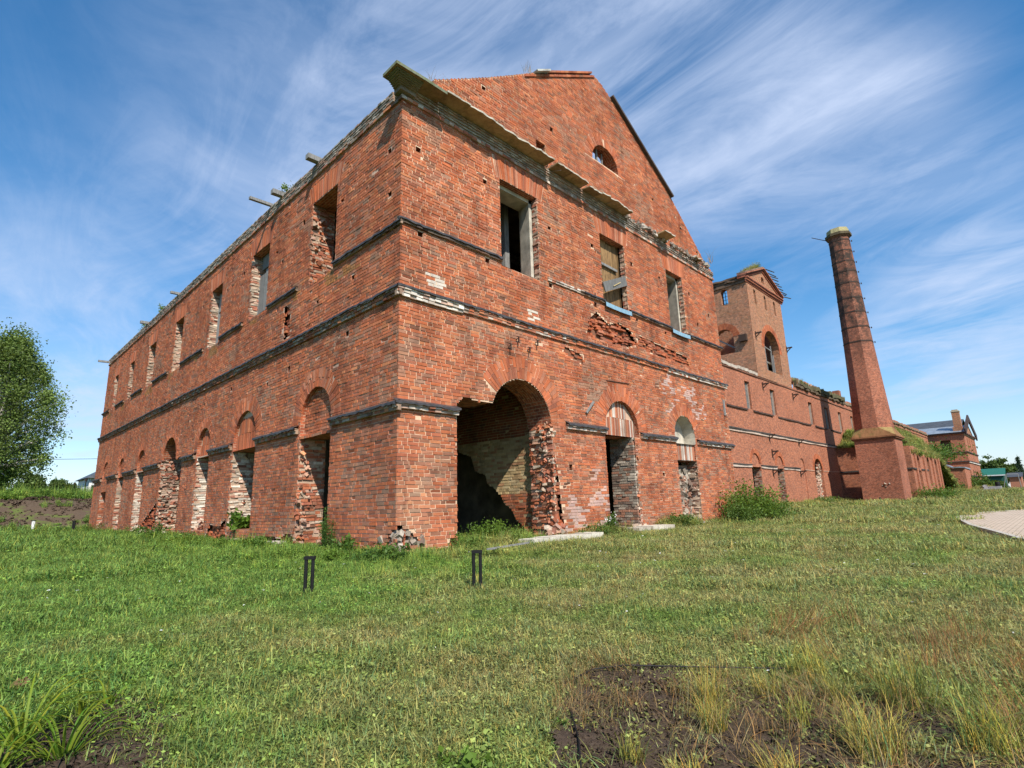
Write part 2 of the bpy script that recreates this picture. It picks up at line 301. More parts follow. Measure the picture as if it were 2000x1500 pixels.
class Frame:
    def __init__(s, O, S, N): s.O = np.array(O, float); s.S = np.array(S, float); s.N = np.array(N, float); s.flip = np.dot(np.cross(s.S, [0, 0, 1]), s.N) < 0
    def P(s, a, z, n): return s.O+np.multiply.outer(a, s.S)+np.multiply.outer(z, [0, 0, 1.])+np.multiply.outer(n, s.N)
    def p(s, a, z, n=0): return tuple(s.P(a, z, n))
def iv(poly, z):
    xs = []
    for (x0, y0), (x1, y1) in zip(poly, poly[1:]+poly[:1]):
        if (y0 <= z) != (y1 <= z): xs.append(x0+(z-y0)*(x1-x0)/(y1-y0))
    xs.sort(); return list(zip(xs[::2], xs[1::2]))
def subtract(segs, a, b):
    r = []
    for s0, s1 in segs:
        if b <= s0 or a >= s1: r.append((s0, s1)); continue
        if a > s0: r.append((s0, a))
        if b < s1: r.append((b, s1))
    return r
def rect(a, b, z0, z1): return [(a, z0), (b, z0), (b, z1), (a, z1)]
def arch(c, r, zs, z0=None, n=14, rz=None):
    rz = rz or r; pts = [(c+r*math.cos(t), zs+rz*math.sin(t)) for t in np.linspace(0, math.pi, n)]
    return ([(c-r, z0), (c+r, z0)] if z0 is not None and z0 < zs else [])+pts
def segs_at(outline, cuts, z):
    s = iv(outline, z)
    for c in cuts:
        for a, b in iv(c, z): s = subtract(s, a, b)
    return s
def backing(fr, outline, cuts, n=-.018, dz=ROW/2, zr=None, col=(.62, .42, .29), flipn=False):
    """wall face cut row by row; returns V,F,uv,cols"""
    z0 = min(p[1] for p in outline); z1 = max(p[1] for p in outline); V = []; F = []; UV = []
    k = int(math.ceil((z1-z0)/dz))
    run = None; prev = None
    def flush(r):
        if r is None: return
        (za, zb, sg) = r
        for a, b in sg:
            i = len(V); q = [(a, za), (b, za), (b, zb), (a, zb)]
            if fr.flip != flipn: q = q[::-1]
            V.extend(fr.p(x, z, n) for x, z in q); UV.extend(q); F.append((i, i+1, i+2, i+3))
    for j in range(k):
        za = z0+j*dz; zb = min(z0+(j+1)*dz, z1); sg = segs_at(outline, cuts, (za+zb)/2)
        if run is not None and len(run[2]) == len(sg) and all(abs(a[0]-b[0]) < 1e-6 and abs(a[1]-b[1]) < 1e-6 for a, b in zip(run[2], sg)): run = (run[0], zb, sg)
        else: flush(run); run = (za, zb, sg)
    flush(run)
    return V, F, UV, np.tile(np.array(col), (len(F), 1))
def wall_mesh(name, fr, outline, cuts, mat, parent=None, n=0, dz=.1, inner=None, kind=None):
    V, F, UV, C = backing(fr, outline, cuts, n, dz)
    if inner:
        V2, F2, UV2, C2 = backing(fr, outline, cuts, n-inner, dz*2, flipn=True); o = len(V); V = V+V2; F = F+[tuple(i+o for i in f) for f in F2]; UV = UV+UV2; C = np.vstack([C, C2])
    return link(name, fast_mesh(name, np.array(V), np.array(F), mat, C, np.array(UV)), parent, kind)
def reveal(mb, fr, poly, n0=0, n1=-.7, col=None, skip=None):
    for i in range(len(poly)):
        (a, za), (b, zb) = poly[i], poly[(i+1) % len(poly)]
        if skip and skip(a, za, b, zb): continue
        q = [fr.p(a, za, n0), fr.p(a, za, n1), fr.p(b, zb, n1), fr.p(b, zb, n0)]
        L_ = math.hypot(b-a, zb-za); vert = abs(b-a) < abs(zb-za)
        uv = [(n0, za), (n1, za), (n1, zb), (n0, zb)] if vert else [(a, n0), (a, n1), (b, n1), (b, n0)]
        if not fr.flip: q = q[::-1]; uv = uv[::-1]
        mb.poly(q, col, uv)
def brick_quads(outline, cuts, z0, z1, phase=0.0, jit=.0035, gap=.016):
    """flemish-like bond -> (N,4,2) quads and centre list"""
    out = []; k0 = int(round(z0/ROW)); k1 = int(round(z1/ROW))
    xmin = min(p[0] for p in outline); xmax = max(p[0] for p in outline)
    for k in range(k0, k1):
        zc = (k+.5)*ROW; sg = segs_at(outline, cuts, zc)
        if not sg: continue
        mode = k % 4; x = xmin-(0, .235, .115, .32)[mode]-RNG.uniform(0, .03)+phase; st = (k % 2 == 0); rnd = RNG.random(4000 if xmax-xmin < 100 else 9000); i = 0
        while x < xmax:
            w = .305 if st else .157
            if rnd[i % 4000] > .86: w = .157 if st else .305
            x2 = x+w
            for a, b in sg:
                s = max(x, a); e = min(x2, b)
                if s <= xmin+1e-6: s -= .015
                if e-s > .05: out.append((s+gap/2, e-gap/2, k*ROW+gap/2, (k+1)*ROW-gap/2))
            x = x2; i += 1; st = not st if rnd[(i*7) % 4000] > .12 else st
    q = np.array(out); n = len(q)
    q[:, 0] += .002; q[:, 1] -= .002; Q = np.stack([q[:, [0, 2]], q[:, [1, 2]], q[:, [1, 3]], q[:, [0, 3]]], axis=1); Q += RNG.normal(0, jit*.6, Q.shape); return Q
def quads_solid(fr, Q, n0, n1, cols, wave=True, tiltj=.0025):
    """extrude (N,4,2) quads to blocks (5 faces)"""
    N_ = len(Q); s = Q[..., 0].copy(); z = Q[..., 1].copy()
    if wave: z = z+.016*vnoise(s, z*.35, .8, 2.0)
    n1 = np.broadcast_to(n1, (N_,)); n0 = np.broadcast_to(n0, (N_,))
    nf = n1[:, None]+RNG.normal(0, tiltj, (N_, 4)); nb = np.repeat(n0[:, None], 4, 1)
    if wave:
        w = .002*vnoise(s, z, .6, 5.0); nf = nf+w
    # chamfer-free front slightly inset
    V = np.concatenate([fr.P(s, z, 0*s)+nb[..., None]*fr.N, fr.P(s, z, 0*s)+nf[..., None]*fr.N], axis=1).reshape(-1, 3)
    f = np.array([[4, 5, 6, 7], [0, 1, 5, 4], [1, 2, 6, 5], [2, 3, 7, 6], [3, 0, 4, 7]])
    if fr.flip: f = f[:, ::-1]
    F = (f[None]+8*np.arange(N_)[:, None, None]).reshape(-1, 4); C = np.repeat(cols, 5, axis=0); return V, F, C
def merge(parts):
    V = []; F = []; C = []; o = 0
    for v, f, c in parts: V.append(v); F.append(f+o); C.append(c); o += len(v)
    return np.vstack(V), np.vstack(F), np.vstack(C)
CAMN = np.array(CAM)
def voussoirs(c, r0, r1, zs, a0, a1, n, rz=None):
    Q = []; t = np.linspace(a0, a1, n+1); g = .010
    for i in range(n):
        p = t[i]; q = t[i+1]; rr0 = r0-.03+RNG.uniform(-.004, .012); rr1 = r1+RNG.uniform(-.03, .015)
        gp = g/r0*.6; gq = g/r1*.6
        Q.append([(c+rr0*math.cos(q-gp), zs+rr0*math.sin(q-gp)), (c+rr0*math.cos(p+gp), zs+rr0*math.sin(p+gp)), (c+rr1*math.cos(p+gq), zs+rr1*math.sin(p+gq)), (c+rr1*math.cos(q-gq), zs+rr1*math.sin(q-gq))])
    Q = np.array(Q); f = RNG.choice([.34, .5, .66], n)[:, None]; g2 = .012
    lo = Q.copy(); hi = Q.copy(); d = Q[:, 3]-Q[:, 0]; e = Q[:, 2]-Q[:, 1]; lo[:, 3] = Q[:, 0]+d*(f-g2); lo[:, 2] = Q[:, 1]+e*(f-g2); hi[:, 0] = Q[:, 0]+d*(f+g2); hi[:, 1] = Q[:, 1]+e*(f+g2)
    return np.concatenate([lo, hi])
def flat_arch(a, b, z0, z1, spread=.18, bw=.083):
    n = int((b-a)/bw); Q = []; c = (a+b)/2
    for i in range(n):
        s0 = a+(b-a)*i/n; s1 = a+(b-a)*(i+1)/n; k = 1+2*spread/(b-a); g = .008; zb = z0+RNG.uniform(-.012, .012); zt = z1+RNG.uniform(-.02, .02)
        Q.append([(s0+g, zb), (s1-g, zb), (c+(s1-c)*k-g, zt), (c+(s0-c)*k+g, zt)])
    return np.array(Q)
# ------------------------------------------------------------------ ground
def height(x, y):
    x = np.asarray(x, float); y = np.asarray(y, float)
    h = .03*vnoise(x, y, .5, 1.)+.012*vnoise(x, y, 2.1, 3.)
    bank = sstep(38.2, 47, y)*sstep(14, 9, x)*(2.35+.25*vnoise(x, y, .5, 7.)); h = h+bank+sstep(58, 105, x)*.75
    d = np.where((x > -.3) & (y > -.3), 0, np.hypot(np.minimum(x, 0), np.minimum(y, 0))); near = np.exp(-(np.hypot(np.minimum(x, 0), np.minimum(y, 0))/.7)**2)*((x < 18) & (y < 36)) ; h = h+near*.03*(1+vnoise(x, y, 1.7, 9.))
    h = h-.07*sstep(60, 40, x)*sstep(38, 34, y)
    h = h-.05*sstep(4, 1.5, np.hypot(x+6.9, y+10.3))
    return h
def build_ground():
    n = 340; u = np.linspace(-1, 1, n); w = np.sign(u)*(np.abs(u)**3.4*1600+np.abs(u)*24); X, Y = np.meshgrid(w-1, w-3, indexing='ij')
    Z = height(X, Y); V = np.stack([X, Y, Z], -1).reshape(-1, 3); i = np.arange(n-1); I, J = np.meshgrid(i, i, indexing='ij'); a = (I*n+J).ravel(); F = np.stack([a, a+n, a+n+1, a+1], 1)
    o = link('ground', fast_mesh('ground', V, F, M_GROUND, smooth=True)); tag(o, kind='structure')
build_ground()
def sheet(name, poly, mat, lift=.012, res=.12, amp=.02, kind='structure', edge=.25, zf=None):
    """irregular ground patch built as a fine grid clipped to a noisy outline"""
    P = np.array(poly); x0, y0 = P.min(0)-.3; x1, y1 = P.max(0)+.3; nx = int((x1-x0)/res); ny = int((y1-y0)/res)
    X, Y = np.meshgrid(np.linspace(x0, x1, nx), np.linspace(y0, y1, ny), indexing='ij')
    Z = height(X, Y)+lift+amp*(vnoise(X, Y, 6., 2.)+.6*vnoise(X, Y, 17., 5.)+.5*vnoise(X, Y, 37., 8.)); V = np.stack([X, Y, Z], -1).reshape(-1, 3)
    I, J = np.meshgrid(np.arange(nx-1), np.arange(ny-1), indexing='ij'); cx_ = X[:-1, :-1]+res/2+edge*.3*vnoise(X[:-1, :-1], Y[:-1, :-1], 4., 1.); cy_ = Y[:-1, :-1]+res/2+edge*.3*vnoise(X[:-1, :-1], Y[:-1, :-1], 5., 6.)
    ins = inside(cx_, cy_, poly); a = (I*ny+J)[ins]; F = np.stack([a, a+ny, a+ny+1, a+1], 1)
    uv = V[F.ravel()][:, :2]
    o = link(name, fast_mesh(name, V, F, mat, smooth=True, uv=uv)); tag(o, kind=kind); return o
def inside(x, y, poly):
    r = np.zeros(np.shape(x), bool)
    for (x0, y0), (x1, y1) in zip(poly, poly[1:]+poly[:1]):
        c = ((y0 > y) != (y1 > y)) & (x < (x1-x0)*(y-y0)/(y1-y0+1e-12)+x0); r ^= c
    return r
SOIL_R = [(-3.72, -8.02), (-4.15, -8.02), (-4.42, -8.2), (-4.72, -8.42), (-5.0, -8.7), (-5.35, -9.1), (-4.4, -11.0), (-3.5, -11.2), (-3.3, -10.1), (-3.25, -9.5), (-3.4, -9.0), (-3.5, -8.5)]
SOIL_L = [(-5.98, -5.95), (-5.85, -6.35), (-5.95, -6.9), (-6.05, -7.4), (-6.9, -7.8), (-7.2, -6.9), (-6.6, -6.55), (-6.3, -6.2)]
SOIL_L2 = [(-6.9, -5.4), (-6.7, -5.3), (-6.65, -5.5), (-6.85, -5.6)]
PATH = [(16.6, -7.75), (17.6, -7.55), (19.5, -7.45), (21.75, -7.56), (24.0, -7.9), (26.5, -8.9), (32, -12.5), (40, -20), (30, -26), (8, -14), (6.2, -10.2), (7.2, -9.62), (9.5, -9.1), (12.3, -8.42), (14.8, -8.0)]
sheet('soil_bed', SOIL_R, M_SOIL, .03, .03, .014, edge=.7); sheet('soil_bed', SOIL_L, M_SOIL, .03, .03, .014, edge=.7)
def build_path():
    mb = MB(); zt = .10
    P = PATH; n = len(P); c = (20, -14)
    for i in range(n):
        a, b = P[i], P[(i+1) % n]; mb.poly([(c[0], c[1], zt), (a[0], a[1], zt), (b[0], b[1], zt)][::-1]); mb.poly([(a[0], a[1], zt), (b[0], b[1], zt), (b[0], b[1], -.1), (a[0], a[1], -.1)])
    o = mb.build('path', M_PAVE); tag(o, kind='structure')
    k = MB()
    for i in range(n):
        a = Vector((*P[i], 0)); b = Vector((*P[(i+1) % n], 0)); d = (b-a); L_ = d.length; d.normalize(); m_ = max(1, int(L_/.5))
        for j in range(m_):
            p = a+d*(L_*j/m_+.01); q = a+d*(L_*(j+1)/m_-.01); k.bar((p.x, p.y, .045), (q.x, q.y, .045), .1, .13)
    o2 = k.build('path_edging', M_CONC); o2.parent = o
    pb = MB(); pb.bar((-4.4, 38.0, .05), (0.2, 34.6, .05), .22, .12); pb.bar((-12, 43.0, .05), (-4.4, 38.0, .05), .22, .12); o = pb.build('path', M_CONC); tag(o, kind='structure')
build_path()
# ------------------------------------------------------------------ the mill: main block
FR = Frame((0, 0, 0), (1, 0, 0), (0, -1, 0)); FL = Frame((0, 0, 0), (0, 1, 0), (-1, 0, 0)); W_, D_ = 17.65, 35.45
mill = empty('brick_mill', (0, 0, 0), 'large ruined red brick factory block with a gable, its corner towards the viewer', 'building')
# openings, front (gable) side
R_WIN = [rect(3.42, 5.05, 7.66, 10.42), rect(8.4, 9.95, 7.8, 10.42), rect(13.08, 14.45, 7.8, 10.42)]
R_BIG = [(1.7, -.2), (5.28, -.2), (5.32, 3.2)]+[(4.08+1.22*math.cos(t), 3.2+1.2*math.sin(t)) for t in np.linspace(0, math.pi*.80, 12)]+[(2.95, 3.62), (2.45, 3.6), (1.95, 3.66), (1.72, 3.45)]
R_D2 = rect(7.95, 9.72, .05, 3.12); R_D2T = arch(9.02, 1.02, 3.32, 3.12)
R_D3 = rect(12.62, 14.2, -.1, 2.45); R_D3T = arch(13.42, .84, 3.4, 3.1)
GAB = arch(9.15, .86, 13.4, None); GAB_S = rect(5.15, 5.6, 12.3, 12.62)
PUT_R = [(.51, 9.95), (.59, 7.62), (2.83, 10.04), (2.87, 7.62), (5.62, 9.6), (5.55, 7.62), (7.91, 9.75), (10.43, 9.8), (10.5, 7.6), (12.5, 9.85), (15.04, 9.8), (15.59, 8.5), (7.9, 7.55), (12.6, 7.5), (16.8, 9.2), (6.1, 2.0), (11.5, 1.9),
         (2.86, 13.18), (5.98, 13.38), (12.55, 13.41), (14.9, 12.9), (16.3, 12.2)]
PUT_L = [(.55, 9.95), (2.95, 9.6), (.5, 8.7), (5.4, 9.9), (7.4, 9.6), (2.4, 5.5), (5.9, 5.2), (6.9, 9.1), (10.4, 9.8), (12.2, 9.7), (15.2, 9.8), (17.3, 9.6), (20.6, 9.7), (4.2, 6.9), (2.2, 7.0), (7.5, 5.0), (10.8, 5.4)]
def sq(c, r=.078): return rect(c[0]-r, c[0]+r, c[1]-r, c[1]+r)
# left side
LW = [(3.25, 4.82, 7.6, 10.3), (8.05, 9.6, 7.75, 10.25), (12.75, 14.05, 7.65, 10.2), (17.95, 19.3, 7.65, 10.15), (22.8, 24.2, 7.7, 10.05), (27.5, 28.6, 7.7, 9.95), (31.75, 32.8, 7.75, 9.9)]
L_WIN = [rect(*w) for w in LW]
LD = [(3.08, 4.88, -.1, 2.98), (8.12, 10.15, .45, 3.05), (12.6, 14.05, .35, 3.15), (22.4, 23.9, .2, 3.15), (26.9, 28.3, .3, 3.1), (31.2, 32.9, .3, 2.45)]
L_BIG = [(16.1, -.1), (19.2, -.1), (19.2, 3.5)]+[(18.1+1.05*math.cos(t), 3.35+1.05*math.sin(t)) for t in np.linspace(.15, math.pi, 10)]+[(16.9, 3.3), (16.5, 3.45), (16.1, 3.2)]
L_DOOR = [rect(*d) for d in LD]
L_TYMP = [arch(4.0, .9, 3.45, 3.0), arch(9.15, .98, 3.4, 3.06), arch(13.4, .78, 3.5, 3.16), arch(23.2, .78, 3.5, 3.16), arch(27.7, .7, 3.5, 3.1), arch(32.1, .8, 3.5, 3.1)]
OUT_R = [(0, -.3), (W_, -.3), (W_, 11.65), (16.9, 12.0), (14.3, 14.1), (12.9, 15.05), (9.95, 16.75), (9.2, 17.12), (8.7, 17.2), (7.0, 16.2), (5.8, 15.45), (5.12, 15.1), (4.12, 14.4), (3.0, 13.63), (1.5, 12.66), (1.0, 12.35), (.9, 11.6), (0, 11.6)]
OUT_L = [(0, -.3), (D_, -.3), (D_, 11.3), (0, 11.3)]
# zones of broken brickwork: (polygon, depth)
DMG_R = [([(7.3, 6.35), (8.3, 6.3), (9.6, 6.35), (10.4, 6.6), (10.0, 7.05), (9.2, 7.2), (8.6, 7.0), (7.9, 7.3), (7.4, 6.9)], .12), ([(10.4, 6.5), (12.5, 6.4), (14.4, 6.4), (14.2, 6.8), (12, 6.9), (10.5, 7.0)], .05),
         ([(0, -.3), (1.0, -.3), (.75, .18), (.35, .5), (.12, .62), (0, .6)], .22), ([(1.35, -.3), (1.7, -.3), (1.7, .3), (1.5, .25)], .15), ([(5.35, 0), (5.75, 0), (5.6, .8), (5.5, 1.8), (5.35, 2.5)], .12), ([(6.0, 5.5), (7.0, 5.3), (7, 5.6), (6.1, 5.75)], .03)]
DMG_L = [([(0, -.3), (.8, -.3), (.5, .12), (.3, .45), (0, .6)], .22), ([(1.0, -.3), (3.0, -.3), (3.0, .05), (1.0, .12)], .12), ([(5.0, -.3), (8.0, -.3), (7.6, .22), (6.5, .3), (5.9, .2), (5.4, .38), (5.0, .3)], .16), ([(6.0, 6.3), (6.45, 6.25), (6.5, 7.4), (6.05, 7.3)], .12),
         ([(10.2, -.3), (12.5, -.3), (12.0, .6), (11, .5), (10.3, .8)], .12), ([(19.3, 0), (22, 0), (22, .5), (19.3, 1.6)], .1)]
def flat_zone(a, b, z0, z1, sp=.18): return [(a, z0), (b, z0), (b+sp, z1), (a-sp, z1)]
def ring(c, r, zs, a0=0, a1=math.pi, n=20): return [(c+r*math.cos(t), zs+r*math.sin(t)) for t in np.linspace(a0, a1, n)]
VZ_R = []; VQ_R = []; VZ_L = []; VQ_L = []
def add_flat(Z, Qs, a, b, z0, z1, sp=.18): Z.append(flat_zone(a, b, z0, z1, sp)); Qs.append(flat_arch(a+.0, b-.0, z0+.005, z1, sp))
for (a, b, z) in ((3.2, 5.28, 10.42), (8.2, 10.15, 10.42), (12.88, 14.65, 10.42)): add_flat(VZ_R, VQ_R, a, b, z, 11.12)
for w in LW: add_flat(VZ_L, VQ_L, w[0]-.15, w[1]+.15, w[3], w[3]+.62)
VZ_R.append([(5.98, 3.2)]+ring(4.08, 1.81, 3.2, 0, math.pi*.80)+[(2.9, 3.9)]); VQ_R.append(voussoirs(4.08, 1.24, 1.84, 3.2, 0.0, math.pi*.80, 34))
VZ_R.append(ring(9.02, 1.55, 3.32)); VQ_R.append(voussoirs(9.02, 1.04, 1.58, 3.32, 0, math.pi, 38))
VZ_R.append(ring(13.42, 1.31, 3.4)); VQ_R.append(voussoirs(13.42, .86, 1.34, 3.4, 0, math.pi, 34))
VZ_R.append(ring(9.15, 1.31, 13.4)); VQ_R.append(voussoirs(9.15, .88, 1.34, 13.4, 0, math.pi, 32))
for c, r, zs in ((4.0, .9, 3.45), (9.15, .98, 3.4), (13.4, .78, 3.5), (18.1, 1.05, 3.35), (23.2, .78, 3.5), (27.7, .7, 3.5), (32.1, .8, 3.5)):
    r1 = r+.55 if c < 10 else r+.42; VZ_L.append(ring(c, r1-.035, zs, 0, math.pi)); VQ_L.append(voussoirs(c, r+.02, r1-.02, zs, 0, math.pi, int(r*38)))
def wall(fr, outline, cuts, tymps, puts, dmg, vz, vq, name, mortar, zt, tophead):
    allcuts = cuts+tymps+[sq(c) for c in puts]; dz = [d[0] for d in dmg]
    V, F, UV, C = backing(fr, outline, allcuts+dz, -.006, ROW/2, col=mortar)
    V = list(V); F = list(F); C = list(C)
    for pl, dep in dmg:   # recessed mortar bed where the brickwork has crumbled
        v2, f2, u2, c2 = backing(fr, pl, allcuts, -dep-.02, ROW/2, col=(.22, .10, .06)); o = len(V); V += v2; UV = UV+u2; F += [tuple(i+o for i in f) for f in f2]; C += list(c2)
    w = link(name, fast_mesh(name, np.array(V), np.array(F), M_MORTAR, np.array(C), np.array(UV)), mill)
    parts = []
    Q = brick_quads(outline, allcuts+vz, -.3, zt); n = len(Q); cen = Q.mean(1); n1 = np.clip(RNG.normal(.0065, .0035, n), -.001, .02); n0 = np.full(n, -.03); keep = np.ones(n, bool)
    cols = pick(n)
    tone = vnoise(cen[:, 0], cen[:, 1], .55, 3.+fr.O[0]+len(name)); cols *= (1+.12*tone)[:, None]
    g = (vnoise(cen[:, 0], cen[:, 1], .9, 11.)+.35*RNG.normal(0, 1, n)) > .62; cols[g] = cols[g]*.45+np.array((.30, .20, .14))*.55
    for pl, dep in dmg:
        m_ = inside(cen[:, 0], cen[:, 1], pl); n0[m_] = -dep-.03; n1[m_] = -RNG.random(m_.sum())**.8*dep; cols[m_] = pick(m_.sum())*np.array([.92, .85, .85]); keep &= ~(m_ & (RNG.random(n) < .30))
        Q[m_] += RNG.normal(0, .010, Q[m_].shape)
    # single spalled or missing bricks
    sp = RNG.random(n) < .012; n1[sp] = -.003; cols[sp] *= .55; keep &= ~(RNG.random(n) < .0002)
    if name == 'gable_wall':     # salt bloom and old whitewash
        e = (inside(cen[:, 0], cen[:, 1], [(5.3, 0), (8, 0), (8, 1.6), (7.3, 2.1), (6.9, 1.3), (5.4, 1.1)]) & (vnoise(cen[:, 0], cen[:, 1], 2.6, 4.)+.3*RNG.normal(0, 1, n) > .15)) | (inside(cen[:, 0], cen[:, 1], ring(13.5, 1.9, 4.2)) & (vnoise(cen[:, 0], cen[:, 1], 2.2, 1.)+.3*RNG.normal(0, 1, n) > .3))
        cols[e] = cols[e]*.4+np.array((.58, .46, .42))*.6
        for c0 in ((1.0, 6.5), (4.6, 6.45)):
            e = np.hypot(cen[:, 0]-c0[0], (cen[:, 1]-c0[1])*1.4) < .27; e &= RNG.random(n) < .55; cols[e] = (.6, .52, .44)
        e = (cen[:, 1] > 5.78) & (cen[:, 1] < 5.86); cols[e] *= 1.1
        q = (cen[:, 0] < .9) & (cen[:, 1] < 1.6); cols[q] = cols[q]*.75+np.array((.42, .27, .17))*.25
    else:
        ms = (cen[:, 1] > 7.2) & (cen[:, 1] < 7.6) & (vnoise(cen[:, 0], cen[:, 1], 1.1, 2.) > .35); cols[ms] = cols[ms]*.6+np.array((.22, .17, .04))*.4
    Q = Q[keep]; n0 = n0[keep]; n1 = n1[keep]; cols = cols[keep]; cen = cen[keep]
    # the largest bricks on screen become objects of their own
    P = fr.P(cen[:, 0], cen[:, 1], 0*cen[:, 0]); d = np.linalg.norm(P-CAMN, axis=1); cosv = np.abs((P-CAMN)@fr.N)/d; area = (Q[:, 1, 0]-Q[:, 0, 0])*(Q[:, 2, 1]-Q[:, 1, 1])*cosv/d**2
    return w, Q, n0, n1, cols, area, vq, fr, tophead
WR = wall(FR, OUT_R, R_WIN+[R_BIG, R_D2, R_D3, GAB, GAB_S], [R_D2T, R_D3T, rect(12.62, 14.2, 2.45, 3.1)], PUT_R, DMG_R, VZ_R, VQ_R, 'gable_wall', (.72, .50, .34), 17.3, True)
WL = wall(FL, OUT_L, L_WIN+[L_BIG]+L_DOOR, L_TYMP, PUT_L, DMG_L, VZ_L, VQ_L, 'side_wall', (.66, .45, .33), 11.3, True)
thr = np.sort(np.concatenate([WR[5], WL[5]]))[-300]
for (w, Q, n0, n1, cols, area, vq, fr, th) in (WR, WL):
    big = area >= thr
    for i in np.where(big)[0]:
        V, F, C = quads_solid(fr, Q[i:i+1], n0[i:i+1], n1[i:i+1], cols[i:i+1]); c = V.mean(0); me = fast_mesh('brick', V-c, F, M_BRICK, C); link('brick', me, w, loc=c)
    V, F, C = quads_solid(fr, Q[~big], n0[~big], n1[~big], cols[~big]); link('brickwork', fast_mesh('brickwork', V, F, M_BRICK, C), w, 'stuff')
    nv = 0
    for k, q in enumerate(vq):
        cc = pick(len(q), PAL[[0, 1, 2, 3, 4, 7, 9]], np.ones(7), .1)*1.06; f1 = RNG.normal(.005, .004, len(q))
        near = np.linalg.norm(fr.p(*q.mean((0, 1)))-CAMN) < (17 if fr is FL else 22) and nv+len(q) < 150
        if near:
            for i in range(len(q)):
                V, F, C = quads_solid(fr, q[i:i+1], -.05, f1[i:i+1], cc[i:i+1]); c = V.mean(0); link('voussoir', fast_mesh('voussoir', V-c, F, M_BRICK, C), w, loc=c)
            nv += len(q)
        else:
            V, F, C = quads_solid(fr, q, -.05, f1, cc); link('arch_bricks', fast_mesh('arch_bricks', V, F, M_BRICK, C), w, 'stuff')
# put-log holes: dark brick-lined pockets
mb = MB()
for fr, P in ((FR, PUT_R), (FL, PUT_L)):
    for c in P:
        q = sq(c, .079); reveal(mb, fr, q, -.01, -.35, (.25, .09, .05)); a = [fr.p(x, z, -.33) for x, z in q]; mb.poly(a if not fr.flip else a[::-1], (.15, .06, .04))
mb.build('putlog_pocket', M_MORTAR, mill, 'stuff')
# tympanum infills (blind arches) and lintels
def infill(fr, poly, z0, z1, depth, pal, w, name, soldier=None, var=.12):
    xs = [p[0] for p in poly]; a, b = min(xs), max(xs)
    V, F, UV, C = backing(fr, poly, [], -depth-.02, ROW/2, col=(.6, .42, .3)); bk = (np.array(V), np.array(F), C)
    Q = brick_quads(poly, [], z0, z1, RNG.uniform(0, .2)) if soldier is None else np.vstack([flat_arch(a+.01, b-.01, s0, s1, 0, .082) for s0, s1 in soldier])
    if soldier is not None:
        cc = Q.mean(1); ok = inside(cc[:, 0], cc[:, 1]+(Q[:, 2, 1]-Q[:, 1, 1])*.2, poly); Q = Q[ok]
    n = len(Q); v = quads_solid(fr, Q, np.full(n, -depth-.04), -depth+RNG.normal(0, .006, n), pick(n, pal, w, var)); V, F, C = merge([bk, v])
    link(name, fast_mesh(name, V, F, M_BRICK, C), mill); mb = MB(); reveal(mb, fr, poly, -.005, -depth-.03, (.42, .15, .08)); mb.build('arch_soffit', M_FARBRICK, mill)
PW = PALW
for i, (t, d) in enumerate(zip(L_TYMP, (.13, .10, .12, .12, .08, .06))):
    zt = max(p[1] for p in t)
    infill(FL, t, min(p[1] for p in t), zt, d, PAL, PW, 'arch_infill', None if i in (0, 3, 4, 5) else [(t[0][1], 3.62), (3.63, 4.15), (4.16, 4.5)])
infill(FR, R_D2T, 3.12, 4.4, .16, np.vstack([PAL, WASH]), np.concatenate([PW, [.25, .3, .2, .05]]), 'arch_infill', [(3.14, 3.75), (3.76, 4.4)])
infill(FR, rect(12.62, 14.2, 2.45, 3.1), 2.45, 3.1, .08, np.vstack([PAL[:4], WASH]), np.array([.2, .2, .1, .1, .3, .4, .3, .1]), 'lintel', [(2.47, 3.09)])
mb = MB(); mb.box(8.62, 8.86, -.02, .2, 3.95, 4.25)
mb = MB()   # deep plastered niche above the third door
reveal(mb, FR, R_D3T, -.01, -.5); a = [FR.p(x, z, -.5) for x, z in R_D3T]; mb.poly(a); mb.build('plastered_niche', M_PLASTER, mill)
def blocks(mb, fr, a, b, z0, z1, n0, n, smin, smax, pal=RUB, w=RUBW):
    for i in range(n):
        s = RNG.uniform(a, b); z = RNG.uniform(z0, z1); r = RNG.uniform(smin, smax); v = [Vector(x) for x in np.linalg.qr(RNG.normal(0, 1, (3, 3)))[0]]
        c = pick(1, pal, w, .15)[0]; mb.obox(fr.p(s, z, n0+RNG.uniform(-.1, .06)), v[0], v[1], v[2], r, r*.7, r*.5, tuple(c))
# jambs: rough broken brick on the sides of each opening
def jamb(fr, s, z0, z1, depth, side, pal, w, rough=.02, name='jamb', col=(.46, .33, .24), tilt=0.0):
    """side=+1: the jamb at the high end of the opening (looks back towards low s)"""
    jf = Frame(fr.p(s, 0, 0), -fr.N+fr.S*tilt, -fr.S*side+(-fr.N)*0); pl = rect(.0, depth, z0, z1)
    V, F, UV, C = backing(jf, pl, [], -.02, .3, col=col); Q = brick_quads(pl, [], z0, z1, RNG.uniform(0, .3)); n = len(Q); Q[..., 0] = np.clip(Q[..., 0], -.01, depth)
    if rough > .015: Q += RNG.normal(0, rough*.4, Q.shape)
    k = RNG.random(n) > rough*1.2; Q = Q[k]; n = len(Q)
    v = quads_solid(jf, Q, np.full(n, -.08), np.abs(RNG.normal(0, rough, n))-.006, pick(n, pal, w, .15), wave=False, tiltj=rough*.4); V, F, C = merge([(np.array(V), np.array(F), C), v]); return link(name, fast_mesh(name, V, F, M_STONE, C), mill)
GRUB = np.array([(.30, .26, .21), (.42, .37, .3), (.35, .16, .10), (.2, .14, .11)]); GW = np.array([.35, .25, .25, .15])
